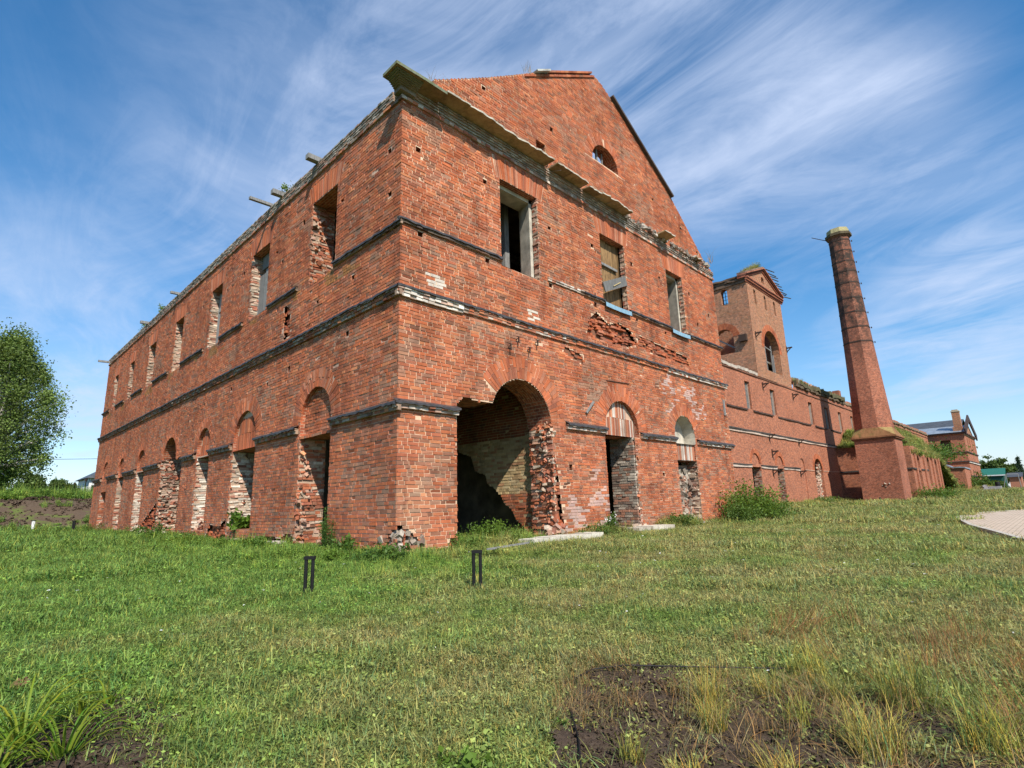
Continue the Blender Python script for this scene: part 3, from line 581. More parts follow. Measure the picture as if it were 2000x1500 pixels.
for i, w in enumerate(LW): jamb(FL, w[1], w[2], w[3], .75, 1, RUB if i else np.vstack([RUB, PAL]), RUBW if i else np.concatenate([RUBW, PALW]), .022); jamb(FL, w[0], w[2], w[3], .75, -1, PAL, PALW, .006)
for i, d in enumerate(LD): jamb(FL, d[1], d[2], d[3], .8, 1, np.vstack([RUB, WASH[:2]*1.15, [(.66, .58, .48)]]) if i in (1, 2, 3) else RUB if i == 4 else np.vstack([RUB, PAL]), np.concatenate([RUBW, [.35, .4, .5]]) if i in (1, 2, 3) else RUBW if i == 4 else np.concatenate([RUBW, PALW]), .02 if i else .02); jamb(FL, d[0], d[2], d[3], .8, -1, PAL, PALW, .008)
jamb(FL, 19.2, -.1, 3.5, .8, 1, RUB, RUBW, .04); jamb(FL, 16.1, -.1, 3.3, .8, -1, PAL, PALW, .02)
for w in ((3.42, 5.05, 7.66, 10.42), (8.4, 9.95, 7.8, 10.42), (13.08, 14.45, 7.8, 10.42)): jamb(FR, w[1], w[2], w[3], .22, 1, RUB, RUBW, .015); jamb(FR, w[0], w[2], w[3], .7, -1, PAL, PALW, .006)
jamb(FR, 5.30, -.1, 3.25, .9, 1, np.vstack([RUB, PAL]), np.concatenate([RUBW*.8, PALW]), .03); jamb(FR, 1.7, -.1, 3.5, .9, -1, PAL, PALW, .02)
jamb(FR, 9.74, .0, 3.12, .35, 1, RUB, RUBW, .03); jamb(FR, 9.55, .0, 3.12, .95, 1, GRUB, GW, .012); jamb(FR, 7.95, 0, 3.12, .7, -1, PAL, PALW, .008)
jamb(FR, 14.2, -.1, 2.45, .7, 1, RUB, RUBW, .04)
# loose broken brick ends in the torn jambs
mb = MB(); JR = np.vstack([RUB, PAL[:6]]); JW = np.concatenate([RUBW, np.full(6, .1)])
for fr, sx, z0, z1, dp, n in ((FR, 5.30, 0, 3.3, .5, 150), (FR, 9.74, 0, 3.0, .3, 80), (FL, 19.2, 0, 3.4, .7, 130), (FL, 10.15, .5, 3.0, .7, 25), (FL, 4.85, 0, 2.9, .35, 40), (FL, 4.8, 7.7, 10.1, .5, 40)):
    jf = Frame(fr.p(sx, 0, 0), -fr.N, -fr.S); blocks(mb, jf, .0, dp, z0, z1, .01, n, .03, .075, JR, JW)
mb.build('torn_jamb', M_STONE, mill, 'stuff')
# heads and sills of the openings
horiz = lambda a, za, b, zb: abs(a-b) < 1e-3
for fr, L_ in ((FR, R_WIN+[R_D2, R_D3]), (FL, L_WIN+L_DOOR)):
    for r in L_:
        for e in (0, 2):
            mb = MB(); reveal(mb, fr, r, -.01, -.76, (.30, .14, .09), lambda a, za, b, zb: horiz(a, za, b, zb) or abs(za-r[e][1]) > 1e-3); mb.build('opening_head' if e else 'opening_sill', M_FARBRICK, mill)
def rv(*a):
    mb = MB(); reveal(mb, *a); mb.build('opening_head', M_FARBRICK, mill)
rv(FR, R_BIG, -.01, -.95, (.28, .10, .06), lambda a, za, b, zb: max(za, zb) < 3.21 or min(za, zb) < -.1); rv(FL, L_BIG, -.01, -.85, (.28, .10, .06), lambda a, za, b, zb: min(za, zb) < 2.9)
rv(FR, GAB, -.01, -.5, (.33, .11, .06)); rv(FR, GAB_S, -.01, -.5, (.2, .08, .05))
# plastered splay inside the front windows
for a, b, z0, z1 in ((3.42, 5.05, 7.66, 10.42), (13.08, 14.45, 7.8, 10.42)):
    mb = MB(); mb.poly([FR.p(b-.12, z0, -.24), FR.p(b-.12, z1-.1, -.24), FR.p(b+.02, z1-.1, -.8), FR.p(b+.02, z0, -.8)][::-1]); mb.poly([FR.p(b-.12, z0, -.24), FR.p(b+.01, z0, -.24), FR.p(b+.01, z1, -.24), FR.p(b-.12, z1, -.24)])
    mb.poly([FR.p(a, z1-.12, -.24), FR.p(a, z1-.12, -.8), FR.p(b, z1-.12, -.8), FR.p(b, z1-.12, -.24)]); mb.poly([FR.p(a, z1-.12, -.24), FR.p(b, z1-.12, -.24), FR.p(b, z1, -.24), FR.p(a, z1, -.24)])
    mb.build('plaster_splay', M_PLASTER, mill)
mb = MB(); blocks(mb, FR, 12.98, 14.15, -.05, 2.1, -.42, 420, .06, .15, GRUB, GW); mb.box(12.95, 14.2, .45, .75, -.1, 2.3, (.35, .25, .18)); mb.build('rubble_infill', M_STONE, mill, 'stuff')
mb = MB(); blocks(mb, FR, .0, .95, -.15, .5, -.12, 90, .05, .12, GRUB, GW); blocks(mb, FL, .0, .8, -.15, .45, -.12, 60, .05, .12, GRUB, GW)
for d in LD[1:]: blocks(mb, FL, d[1]-.5, d[1], d[2]-.2, d[2]+.35, -.25, 30, .05, .12)
blocks(mb, FL, 16.2, 22, -.1, .2, .15, 70, .06, .14); blocks(mb, FR, 9.2, 10, -.1, .25, .02, 30, .05, .12); blocks(mb, FR, 5.0, 5.8, -.1, .35, -.05, 45, .05, .12)
mb.build('foundation_rubble', M_STONE, mill, 'stuff')
# string courses: brick band with a tarred sheet flashing on top
def course(fr, a, b, z0, z1, proj, band=PAL, bw=PALW, flash=True, ft=.05, name='string_course', sag=.0, colmul=1.0):
    h = (z1-z0); rows = max(1, int(round(h/.08))); parts = []
    for r in range(rows):
        za = z0+h*r/rows; zb = z0+h*(r+1)/rows; n = max(1, int((b-a)/.17)); e = np.linspace(a, b, n+1); g = .005
        Q = np.stack([np.stack([e[:-1]+g, np.full(n, za+g)], 1), np.stack([e[1:]-g, np.full(n, za+g)], 1), np.stack([e[1:]-g, np.full(n, zb-g)], 1), np.stack([e[:-1]+g, np.full(n, zb-g)], 1)], 1)
        Q += RNG.normal(0, .004, Q.shape); p = proj*(.45+.55*(r+1)/rows); parts.append(quads_solid(fr, Q, np.full(n, -.01), np.full(n, p)+RNG.normal(0, .007, n), pick(n, band, bw, .12)*colmul))
        x = [fr.p(a, za, 0), fr.p(b, za, 0), fr.p(b, zb, 0), fr.p(a, zb, 0), fr.p(a, za, p-.012), fr.p(b, za, p-.012), fr.p(b, zb, p-.012), fr.p(a, zb, p-.012)]
        f = np.array([[4, 5, 6, 7], [0, 1, 5, 4], [1, 2, 6, 5], [2, 3, 7, 6], [3, 0, 4, 7]]); f = f[:, ::-1] if fr.flip else f
        parts.append((np.array(x)+np.array([0, 0, .016*float(vnoise((a+b)/2, z0*.35, .8, 2.))]), f, np.tile(np.array([[.35, .24, .17]]), (5, 1))))
    V, F, C = merge(parts); o = link(name, fast_mesh(name, V, F, M_BRICK, C), mill)
    if flash:
        n = max(2, int((b-a)/.12)); V = []; F = []
        for i in range(n+1):
            s = a-.015+(b-a+.03)*i/n; wv = .016*float(vnoise(s, z1*.35, .8, 2.)); j = .5*(float(vnoise(s, z1, 3.1, 7.))*.02+RNG.normal(0, .005)); j2 = RNG.normal(0, .006)
            for (nn, zz_) in ((0.002, z1+ft+.035), (proj+.03+j, z1+.018+j2), (proj+.035+j, z1-.035+j2*2-abs(j)*.8), (proj+.0+j*.3, z1-.03), (0.0, z1+.004)): V.append(fr.p(s, zz_+wv, nn))
        for i in range(n):
            for k in range(4): q = (i*5+k, i*5+k+1, i*5+k+6, i*5+k+5); F.append(q if not fr.flip else q[::-1])
        F = [f[::-1] for f in F]
        link('metal_flashing', fast_mesh('metal_flashing', np.array(V), np.array(F), M_FLASH), o)
WBAND = np.vstack([WASH, PAL[:3]]); WBW = np.array([.3, .3, .15, .1, .08, .08, .05])
DK = np.array([(.12, .07, .05), (.18, .09, .06), (.10, .08, .07), (.2, .15, .11)]); DKW = np.ones(4)
# front
course(FR, -.12, 1.9, 5.84, 6.08, .12, WASH*1.2, np.array([.4, .45, .08, .07])); course(FR, 1.92, 6.6, 5.88, 6.08, .1, np.vstack([PAL, WASH]), np.concatenate([PALW, [.1]*4])); course(FR, 6.62, 12.4, 5.9, 6.06, .09, PAL, PALW); course(FR, 12.42, W_+.1, 5.86, 6.04, .12, WBAND, WBW)
course(FR, -.1, 3.4, 7.74, 7.84, .07, DK, DKW, ft=.02); course(FR, 5.4, 7.2, 7.74, 7.86, .07, WBAND, WBW, False); course(FR, 7.22, 8.38, 7.72, 7.82, .08, DK, DKW, ft=.02); course(FR, 10.0, 13.05, 7.72, 7.82, .08, DK, DKW, ft=.02); course(FR, 14.5, W_+.08, 7.72, 7.82, .08, DK, DKW, ft=.02)
course(FR, -.14, 1.72, 3.16, 3.30, .13, WBAND, WBW, ft=.06); course(FR, 5.95, 7.95, 3.14, 3.28, .13, WBAND, WBW, ft=.06); course(FR, 10.1, 12.55, 3.12, 3.26, .13, WBAND, WBW, ft=.06); course(FR, 14.35, W_+.1, 3.12, 3.26, .13, WBAND, WBW, ft=.06)
GB = np.vstack([GRUB[:2]*.8, PAL[3:7], DK[:2]]); GBW = np.array([.25, .1, .15, .15, .1, .1, .1, .1])
# side
for a, b in ((-.12, 6.0), (6.02, 12), (12.02, 20), (20.02, 28), (28.02, D_+.05)): course(FL, a, b, 5.84, 6.06, .12, GB, GBW, ft=.03)
e = -.1
for w in LW:
    course(FL, e, w[0]-(.0 if e < 0 else .25), 7.66, 7.76, .07, DK, DKW, ft=.02); e = w[1]+(.5 if w[0] > 4 else .75)
course(FL, e, D_, 7.66, 7.76, .07, DK, DKW, ft=.02)
for a, b in ((-.14, 3.0), (4.98, 8.0), (10.2, 12.5), (14.2, 15.9), (19.4, 22.3), (24.0, 26.8), (28.4, 31.1), (32.95, D_)): course(FL, a, b, 3.12, 3.28, .13, GB, GBW, ft=.05)
# eaves
CG = np.array([(.30, .27, .23), (.42, .38, .33), (.22, .19, .16), (.36, .22, .16)]); CGW = np.array([.35, .2, .25, .2])
course(FR, -.06, W_+.04, 11.18, 11.27, .055, np.vstack([PAL[:4], WASH]), np.ones(8), False, name='cornice')
for i in range(5):
    course(FR, -.04*i-.02, 11.0 if i > 2 else W_, 11.29+i*.062, 11.345+i*.062, .03+.03*i, CG if i < 4 else CG*.8, CGW, False, name='cornice')
for i, x in enumerate((10.9, 12.4, 14.0)): course(FR, x+.3, W_-.05, 11.50+.0*i, 11.55, .09+.0*i, WASH, np.ones(4), False, name='cornice'); break
course(FL, -.06, D_+.04, 11.16, 11.24, .06, GB, GBW, False, name='cornice')
for i in range(5): course(FL, .36 if i else 1.2, D_, 11.26+i*.066, 11.32+i*.066, .02+.012*i, CG, CGW, False, name='cornice')
for i in range(5): course(FL, -.04*i-.02, .30-.03*i, 11.28+i*.045, 11.32+i*.045, .03+.03*i, CG*.8, CGW, False, name='cornice')
mb = MB()

M_SLAB = stained('cornice_slab', fine=8, lo=.7, hi=1.2, moss=.7); M_SLAB2 = M_SLAB
def slab(x0, x1, y0, y1, z0, z1, tilt=0.0, drop=0.0, col=(.38, .27, .15)):
    mb = MB(); n = max(2, int((x1-x0)/.12)); P = []; tone = RNG.uniform(.55, 1.15); col = tuple(c*tone for c in col)
    for i in range(n+1):
        x = x0+(x1-x0)*i/n; yo = y0+RNG.normal(0, .018); dz = drop; P.append([(x, yo, z0-dz+RNG.normal(0, .004)), (x, yo+RNG.normal(0, .006), z1-dz), (x, y1, z1), (x, y1, z0)])
    for a, b in zip(P, P[1:]):
        mb.poly([a[0], b[0], b[1], a[1]], (.50, .46, .38)); mb.poly([a[1], b[1], b[2], a[2]], (.3, .3, .2)); mb.poly([a[0], a[3], b[3], b[0]], col); mb.poly([a[3], a[2], b[2], b[3]], col)
    mb.poly(P[0], col); mb.poly(P[-1][::-1], col); mb.build('cornice_slab', M_SLAB, mill)
# corner slab is one mossy block reaching round to the side
mb = MB(); zb, zt2 = 11.53, 11.61
pts = [(-.56, -.57), (.3, -.59), (1.0, -.58), (1.0, .0), (.25, .0), (.0, .1), (-.55, .06)]
mb.poly([(x, y, zt2) for x, y in pts], (.22, .21, .15)); mb.poly([(x, y, zb) for x, y in pts][::-1], (.26, .18, .10))
for i in range(7): a, b = pts[i], pts[(i+1) % 7]; mb.poly([(*a, zb), (*b, zb), (*b, zt2), (*a, zt2)], (.20, .22, .15))
mb.build('cornice_slab', M_SLAB, mill)
mb = MB()
for i in range(7):
    o_ = .17+.052*i; mb.box(-o_, .3, -o_, .12-.02*i, 11.39+.019*i, 11.39+.019*(i+1)-.002, (.24-.01*i, .19, .13))
mb.box(-.16, .3, -.16, .14, 11.3, 11.39, (.25, .2, .15)); mb.build('cornice_corbel', M_STONE, mill)
e = 1.01
for wd in (.8, .95, .85, .9, .85): slab(e, e+wd-.012, -.58+RNG.normal(0, .008), .0, 11.62, 11.67); e += wd
for a, b, y, dr in ((5.55, 6.3, -.56, .01), (6.31, 7.2, -.57, .015), (7.32, 8.0, -.5, .07), (8.02, 8.7, -.55, .03), (8.71, 9.3, -.57, .04), (9.31, 9.95, -.54, .06), (12.3, 13.1, -.58, -.03), (15.5, 16.1, -.33, .04)): slab(a, b, y, .0, 11.63, 11.675, drop=dr)
mb = MB()  # wire and laths hanging where slabs have gone
for i in range(46):
    x = RNG.choice([RNG.uniform(5.2, 5.8), RNG.uniform(7.2, 8.7), RNG.uniform(9.9, 11.2), RNG.uniform(13, 16.5)]); mb.bar((x, -.02, 11.63), (x+RNG.normal(0, .25), -RNG.uniform(.15, .5), 11.63+RNG.normal(0, .1)), .02, .012, (.3, .28, .24))
blocks(mb, FR, 10.0, 17.2, 11.58, 11.76, .12, 110, .04, .10, CG, CGW); mb.build('cornice_debris', M_STONE, mill, 'stuff')
# gable copings
mb = MB()
for (x0, z0_, x1, z1_, t) in ((4.7, 14.72, 8.75, 17.14, .06), (5.6, 15.36, 8.6, 17.16, .13)):
    n = int((x1-x0)/.24)
    for i in range(n):
        a = i/n; b = (i+.94)/n; xa = x0+(x1-x0)*a; xb = x0+(x1-x0)*b; za = z0_+(z1_-z0_)*a; zb_ = z0_+(z1_-z0_)*b; zo = t-.09; pr = .05+.06*(t > .15); c = tuple(pick(1)[0]*.9)
        mb.hexa([(xa, -pr, za+zo), (xb, -pr, zb_+zo), (xb, .3, zb_+zo), (xa, .3, za+zo), (xa, -pr, za+zo+.08), (xb, -pr, zb_+zo+.08), (xb, .3, zb_+zo+.08), (xa, .3, za+zo+.08)], c)
mb.build('coping_bricks', M_BRICK, mill, 'stuff')
mb = MB(); mb.bar((9.85, -.06, 16.88), (14.25, -.06, 14.2), .16, .09, (.10, .08, .07)); mb.build('rake_board', M_WOOD, mill)
mb = MB(); mb.bar((5.2, -.02, 15.16), (5.9, -.02, 15.6), .3, .06, (.5, .5, .45)); mb.build('coping_slab', M_STONE, mill)
# core of the walls, floors, rear walls
mb = MB(); wt = .75
for i in range(len(OUT_R)-5):
    a, b = OUT_R[i+3], OUT_R[i+4]
    if i+4 < len(OUT_R)-1: mb.poly([(a[0], 0, a[1]), (b[0], 0, b[1]), (b[0], .5, b[1]), (a[0], .5, a[1])][::-1], (.26, .13, .08))
mb.poly([(0, 0, 11.6), (1, 0, 11.6), (1, .75, 11.6), (0, .75, 11.6)], (.3, .2, .14)); mb.poly([(0, 0, 11.58), (.75, 0, 11.58), (.75, D_, 11.58), (0, D_, 11.58)], (.3, .26, .2))
mb.poly([(.005, 0, 11.28), (.005, 0, 11.58), (.005, D_, 11.58), (.005, D_, 11.28)], (.3, .25, .2))
mb.build('wall_core', M_BRICK, mill)
V, F, UV, C = backing(FR, [(.95, 11.3), (W_-.4, 11.3), (W_-1.0, 11.95), (8.8, 16.95), (1.3, 12.3), (.95, 12.0)], [GAB, GAB_S], -.5, .1, flipn=True); link('gable_inner_face', fast_mesh('gable_inner_face', np.array(V), np.array(F), M_FARBRICK, C, np.array(UV)), mill)
mb = MB(); mb.box(1.5, 16, 1.5, 1.6, 11.3, 13.2); mb.box(4.5, 13.2, 1.5, 1.6, 13.21, 15.2); mb.build('attic_blackout_panel', M_DARKPL, mill)  # added dark panels that block the sky and blacken the gable openings
mb = MB(); mb.box(W_-.7, W_-.01, .02, D_, -.3, 11.25); mb.box(.01, W_-.7, D_-.7, D_-.01, -.3, 11.25); mb.build('rear_wall', M_FARBRICK, mill)
for fr, ol, ct in ((FR, rect(.75, W_-.7, -.3, 11.2), R_WIN+[R_BIG, R_D2, R_D3]), (FL, rect(.75, D_-.7, -.3, 11.2), L_WIN+L_DOOR+[L_BIG])):
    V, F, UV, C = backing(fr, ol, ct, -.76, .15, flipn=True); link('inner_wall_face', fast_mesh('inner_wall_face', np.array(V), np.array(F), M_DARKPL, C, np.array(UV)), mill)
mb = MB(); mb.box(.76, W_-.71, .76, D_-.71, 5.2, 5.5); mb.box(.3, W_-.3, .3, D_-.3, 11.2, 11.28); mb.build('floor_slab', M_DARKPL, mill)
mb = MB()
for i in range(7): mb.bar((3.4+.0*i, 1.1+i*3.2, 10.9), (16, 1.1+i*3.2, 10.9), .25, .25)
mb.build('floor_beam', M_GREYWOOD, mill, 'stuff')
mb = MB(); mb.bar((4.95, 1.35, 5.5), (4.95, 1.35, 11.2), .17, .2); mb.build('post', M_GREYWOOD, mill)
# partition seen through the big arch, broken away on the left
XW = Frame((5.48, 0, 0), (0, 1, 0), (-1, 0, 0)); po = rect(.97, 7.0, -.3, 5.2)
br = [(1.15, -.3), (1.25, .12), (1.5, .38), (1.72, .5), (1.95, .88), (2.2, .98), (2.4, 1.28), (2.75, 1.55), (3.0, 1.65), (3.1, 1.95), (3.6, 2.1), (3.8, 2.6), (4.4, 2.8), (5.0, 3.5), (7.1, 3.6), (7.1, -.3)]
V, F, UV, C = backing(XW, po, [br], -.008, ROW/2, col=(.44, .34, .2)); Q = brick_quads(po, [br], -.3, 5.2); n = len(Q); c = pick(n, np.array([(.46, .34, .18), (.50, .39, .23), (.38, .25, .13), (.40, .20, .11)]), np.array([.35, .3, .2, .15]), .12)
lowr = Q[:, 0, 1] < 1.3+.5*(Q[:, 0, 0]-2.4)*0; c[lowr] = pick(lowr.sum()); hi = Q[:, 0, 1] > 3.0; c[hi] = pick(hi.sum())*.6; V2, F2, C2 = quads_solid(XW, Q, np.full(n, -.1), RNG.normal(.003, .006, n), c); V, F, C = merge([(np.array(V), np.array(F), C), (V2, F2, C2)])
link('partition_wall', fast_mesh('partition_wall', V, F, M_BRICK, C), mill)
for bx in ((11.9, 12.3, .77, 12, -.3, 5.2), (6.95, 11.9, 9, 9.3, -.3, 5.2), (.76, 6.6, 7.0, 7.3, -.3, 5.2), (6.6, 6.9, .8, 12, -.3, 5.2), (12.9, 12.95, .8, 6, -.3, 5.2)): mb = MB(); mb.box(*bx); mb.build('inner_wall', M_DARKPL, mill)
# window fillings
def shutter(fr, a, b, z0, z1, depth, mat, gaps, name='window_boarding', cols=None):
    mb = MB(); reveal(mb, fr, rect(a, b, z0, z1), -depth+.02, -depth-.1); o = mb.build('window_frame', mat, mill)
    for i, (s0, s1, za, zb_) in enumerate(gaps):
        m2 = MB(); A = a+(b-a)*s0+.01; B = a+(b-a)*s1-.01; p = [fr.p(A, za, -depth-.04), fr.p(B, za, -depth-.04), fr.p(B, za, -depth), fr.p(A, za, -depth), fr.p(A+RNG.normal(0, .01), zb_, -depth-.04), fr.p(B+RNG.normal(0, .01), zb_, -depth-.04), fr.p(B, zb_, -depth), fr.p(A, zb_, -depth)]
        if fr.flip: p = [p[k] for k in (1, 0, 3, 2, 5, 4, 7, 6)]
        m2.hexa(p, tuple(np.full(3, RNG.uniform(.75, 1.25)))); m2.build('plank', mat, o)
    return o
o = shutter(FR, 8.42, 9.93, 7.82, 10.4, .28, M_BROWNWOOD, [(0, .27, 7.82, 10.4), (.27, .5, 7.82, 10.4), (.5, .74, 7.82, 10.35), (.74, .96, 7.82, 10.4)])
m2 = MB(); m2.bar((8.35, .22, 9.42), (9.7, .22, 9.38), .07, .09); m2.bar((8.38, -.06, 8.32), (9.9, -.02, 8.98), .04, .36, (.7, .7, .7)); m2.build('cross_board', M_GREYWOOD, o)
m3 = MB(); m3.bar((8.95, -.09, 8.50), (9.45, -.07, 8.78), .02, .03); m3.build('bent_nail_mark', plain('pale_wood_scar', (.5, .38, .18)), o)
shutter(FL, 8.1, 9.6, 7.78, 10.2, .3, M_GREYWOOD, [(0, .33, 7.8, 9.55), (.33, .66, 7.8, 9.62), (.66, 1, 7.8, 9.5), (.0, .36, 9.66, 10.2), (.36, .9, 9.7, 10.2)])
shutter(FL, 12.8, 14.0, 7.7, 10.15, .3, M_GREYWOOD, [(0, .5, 7.7, 9.2), (.5, 1, 7.7, 9.2), (0, .5, 9.3, 10.1), (.5, 1, 9.3, 10.1)])
m2 = MB(); m2.bar((9.0, .3, 13.4), (9.0, .3, 14.25), .07, .07); m2.bar((9.35, .3, 13.4), (9.35, .3, 14.2), .05, .05); m2.bar((8.3, .3, 13.45), (10.0, .3, 13.45), .06, .08); m2.build('window_frame', M_GREYWOOD, mill)
for a, b in ((8.36, 9.98), (13.02, 14.5)):
    m2 = MB(); n = 8
    for i in range(n):
        s0 = a+(b-a)*i/n; s1 = a+(b-a)*(i+1)/n; f = lambda s: -.02*math.sin((s-a)/(b-a)*math.pi)
        m2.poly([(s0, .2, 7.80), (s1, .2, 7.80), (s1, -.12, 7.76+f(s1)), (s0, -.12, 7.76+f(s0))][::-1]); m2.poly([(s0, -.12, 7.76+f(s0)), (s0, -.125, 7.60+f(s0)), (s1, -.125, 7.60+f(s1)), (s1, -.12, 7.76+f(s1))][::-1][::-1])
    m2.build('metal_sill', M_BLUE, mill)
# roof beams sticking out over the side wall
for (y, z, l, s) in ((4.55, 11.68, .4, .2), (8.1, 11.68, .8, .12), (7.2, 11.68, .4, .2), (19.3, 11.66, .4, .14), (25.2, 11.66, .4, .18), (35.2, 11.4, .7, .16)):
    m2 = MB(); m2.bar((1.2, y, z), (-l, y+RNG.normal(0, .03), z-RNG.uniform(0, .04)), s, s*.8); m2.build('roof_beam', M_GREYWOOD, mill)
# iron brackets and odd bits on the front
m2 = MB()
for x, z in ((3.92, 5.55), (4.37, 5.32), (3.6, 5.28), (4.72, 5.6)): m2.bar((x, 0, z), (x, -.10, z), .02, .02); m2.bar((x, -.1, z-.12), (x, -.1, z+.06), .03, .03); m2.bar((x-.08, -.1, z+.05), (x+.08, -.1, z+.05), .02, .02)
m2.bar((8.2, -.02, 4.95), (9.6, -.03, 5.02), .02, .02); m2.build('iron_bracket', M_IRON, mill)
m2 = MB(); m2.bar((6.95, -.05, 3.72), (7.35, -.06, 4.12), .06, .05); m2.bar((17.3, -.03, 4.6), (17.3, -.03, 5.3), .06, .12); m2.build('wall_lath', M_GREYWOOD, mill)
# pale plinth slabs at the foot of the doors
for (x0, x1, y0, y1, z0_, z1_, c, nm) in ((3.3, 6.1, -1.05, -.45, -.1, .15, (.62, .58, .48), 'threshold_stone'), (8.3, 10.4, -.85, -.25, -.1, .17, (.58, .52, .42), 'threshold_stone'), (13.0, 14.2, -.45, -.05, -.1, .12, (.5, .46, .4), 'threshold_stone')):
    mb = MB(); n = int((x1-x0)/.55)
    for i in range(n):
        a = x0+(x1-x0)*i/n; b = x0+(x1-x0)*(i+1)/n-.02; mb.box(a, b, y0+RNG.normal(0, .03), y1, z0_, z1_+RNG.normal(0, .012), c)
    mb.build(nm, M_STONE, mill)
for y, l in ((5.6, .6), (8.6, .5), (20.0, .6), (24.5, .5), (30.5, .7), (33.5, .5)):
    mb = MB(); mb.box(-.28, .1, y, y+l, -.1, .16, (.5, .45, .37)); mb.build('plinth_stone', M_STONE, mill)

# ------------------------------------------------------------------ plain walls for the parts farther off
def course2(parent, fr, a, b, z0, z1, proj, mat, col=(1, 1, 1), name='string_course', step=1.2, jit=.012):
    mb = MB(); n = max(1, int((b-a)/step)); e = np.linspace(a, b, n+1); dz = RNG.normal(0, jit, n+1); dp = RNG.normal(0, jit, n+1)
    for i in range(n):
        A = [fr.p(e[i], z0+dz[i], 0), fr.p(e[i+1], z0+dz[i+1], 0), fr.p(e[i+1], z0+dz[i+1], proj+dp[i+1]), fr.p(e[i], z0+dz[i], proj+dp[i])]
        B = [fr.p(e[i], z1+dz[i], 0), fr.p(e[i+1], z1+dz[i+1], 0), fr.p(e[i+1], z1+dz[i+1], proj+dp[i+1]), fr.p(e[i], z1+dz[i], proj+dp[i])]
        q = A+B
        if fr.flip: q = [q[k] for k in (1, 0, 3, 2, 5, 4, 7, 6)]
        mb.hexa([q[3], q[2], q[1], q[0], q[7], q[6], q[5], q[4]], col)
    return mb.build(name, mat, parent)
def reveals2(parent, fr, cuts, depth, mat, col=(1, 1, 1)):
    for c in cuts: mb = MB(); reveal(mb, fr, c, .0, -depth, col); mb.build('opening_jamb', mat, parent)
def ring_bricks(parent, fr, c, r0, r1, zs, n, a0=0, a1=math.pi, col=1.0, proud=.02):
    q = voussoirs(c, r0, r1, zs, a0, a1, n); V, F, C = quads_solid(fr, q, -.05, np.full(len(q), proud), pick(len(q), PAL[[0, 1, 2, 3]], np.ones(4), .12)*col, wave=False); link('arch_bricks', fast_mesh('arch_bricks', V, F, M_BRICK, C), parent, 'stuff')
def bars(parent, fr, a, b, z0, z1, n, nv, mat=M_IRON, d=-.3, t=.05, name='window_bars'):
    mb = MB()
    for i in range(n): z = z0+(z1-z0)*(i+.5)/n; mb.bar(fr.p(a, z, d), fr.p(b, z, d), t)
    for i in range(nv): s = a+(b-a)*(i+.5)/nv; mb.bar(fr.p(s, z0, d), fr.p(s, z1, d), t*1.4)
    mb.build(name, mat, parent, 'stuff' if n+nv > 1 else None)
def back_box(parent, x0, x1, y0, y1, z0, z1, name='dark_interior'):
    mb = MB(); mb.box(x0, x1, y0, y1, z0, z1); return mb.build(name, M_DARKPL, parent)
# ---- wing
wing = empty('brick_wing', (17.7, 6.5, 0), 'long two storey brick wing running behind the tall octagonal chimney stack', 'building')
FW = Frame((0, 6.5, 0), (1, 0, 0), (0, -1, 0))
top = [(17.68, 10.95), (33, 10.95), (40, 10.93), (48.6, 10.95)]
xs = np.linspace(49, 122, 60); tz = 11.75+.16*vnoise(xs, xs*0, 1.3, 2.)+.12*RNG.random(60)
topr = [(float(a), float(b)) for a, b in zip(xs, tz)]
OUT_W = [(17.68, -.3), (122, -.3)]+topr[::-1]+top[::-1]
UW = [(36.98, 38.0), (42.4, 43.5), (52.6, 53.8), (57.85, 59.15), (62.95, 64.15), (68.1, 69.3)]+[(68.1+5.15*k, 69.3+5.15*k) for k in range(1, 10)]+[(31.8, 32.9), (26.6, 27.7), (21.4, 22.5)]
W_UP = [rect(a, b, 7.84, 10.1) for a, b in UW]; W_LO = [rect(36.45, 38.3, .1, 3.22), rect(41.75, 43.35, .2, 3.28)]; W_AR = arch(52.95, 1.28, 3.2, 0)
W_BL = [arch(37.35, .8, 3.55, 3.5), arch(42.6, .78, 3.6, 3.5), [(47.65, .2), (48.9, .2), (48.9, 3.6)]+[(48.28+.62*math.cos(t), 3.6+.75*math.sin(t)) for t in np.linspace(.1, math.pi, 9)]]
wall_mesh('facade_wall', FW, OUT_W, W_UP+W_LO+[W_AR]+W_BL, M_FARBRICK, wing, 0, .0868)
reveals2(wing, FW, W_UP+W_LO+[W_AR], .6, M_FARBRICK); reveals2(wing, FW, W_BL, .07, M_FARBRICK)
for p in W_BL: V, F, UV, C = backing(FW, p, [], -.07, .0868); link('arch_infill', fast_mesh('arch_infill', np.array(V), np.array(F), M_FARBRICK, C, np.array(UV)), wing)
for a, b in UW[:2]+[UW[3]]: bars(wing, FW, a, b, 7.86, 10.08, 2, 4 if a < 40 else 2, M_GREYWOOD, -.22, .06, 'window_frame')
for a, b in UW: mb = MB(); reveal(mb, FW, rect(b-.14, b+.003, 7.86, 10.06), -.1, -.45, (.5, .4, .33)); mb.build('jamb', M_STONE, wing)
for a, b in ((36.45, 38.3), (41.75, 43.35)):
    jf = Frame(FW.p(b-.01, 0, -.04), (0, 1, 0), (-1, 0, 0)); Q = brick_quads(rect(0, .6, .1, 3.2), [], .1, 3.2); n = len(Q); V, F, C = quads_solid(jf, Q, np.full(n, -.02), RNG.normal(.02, .02, n), pick(n, RUB, RUBW), False); link('jamb', fast_mesh('jamb', V, F, M_STONE, C), wing)
mb = MB(); blocks(mb, FW, 51.75, 54.15, 0, 2.5, -.35, 700, .06, .16); mb.build('rubble_infill', M_STONE, wing, 'stuff')
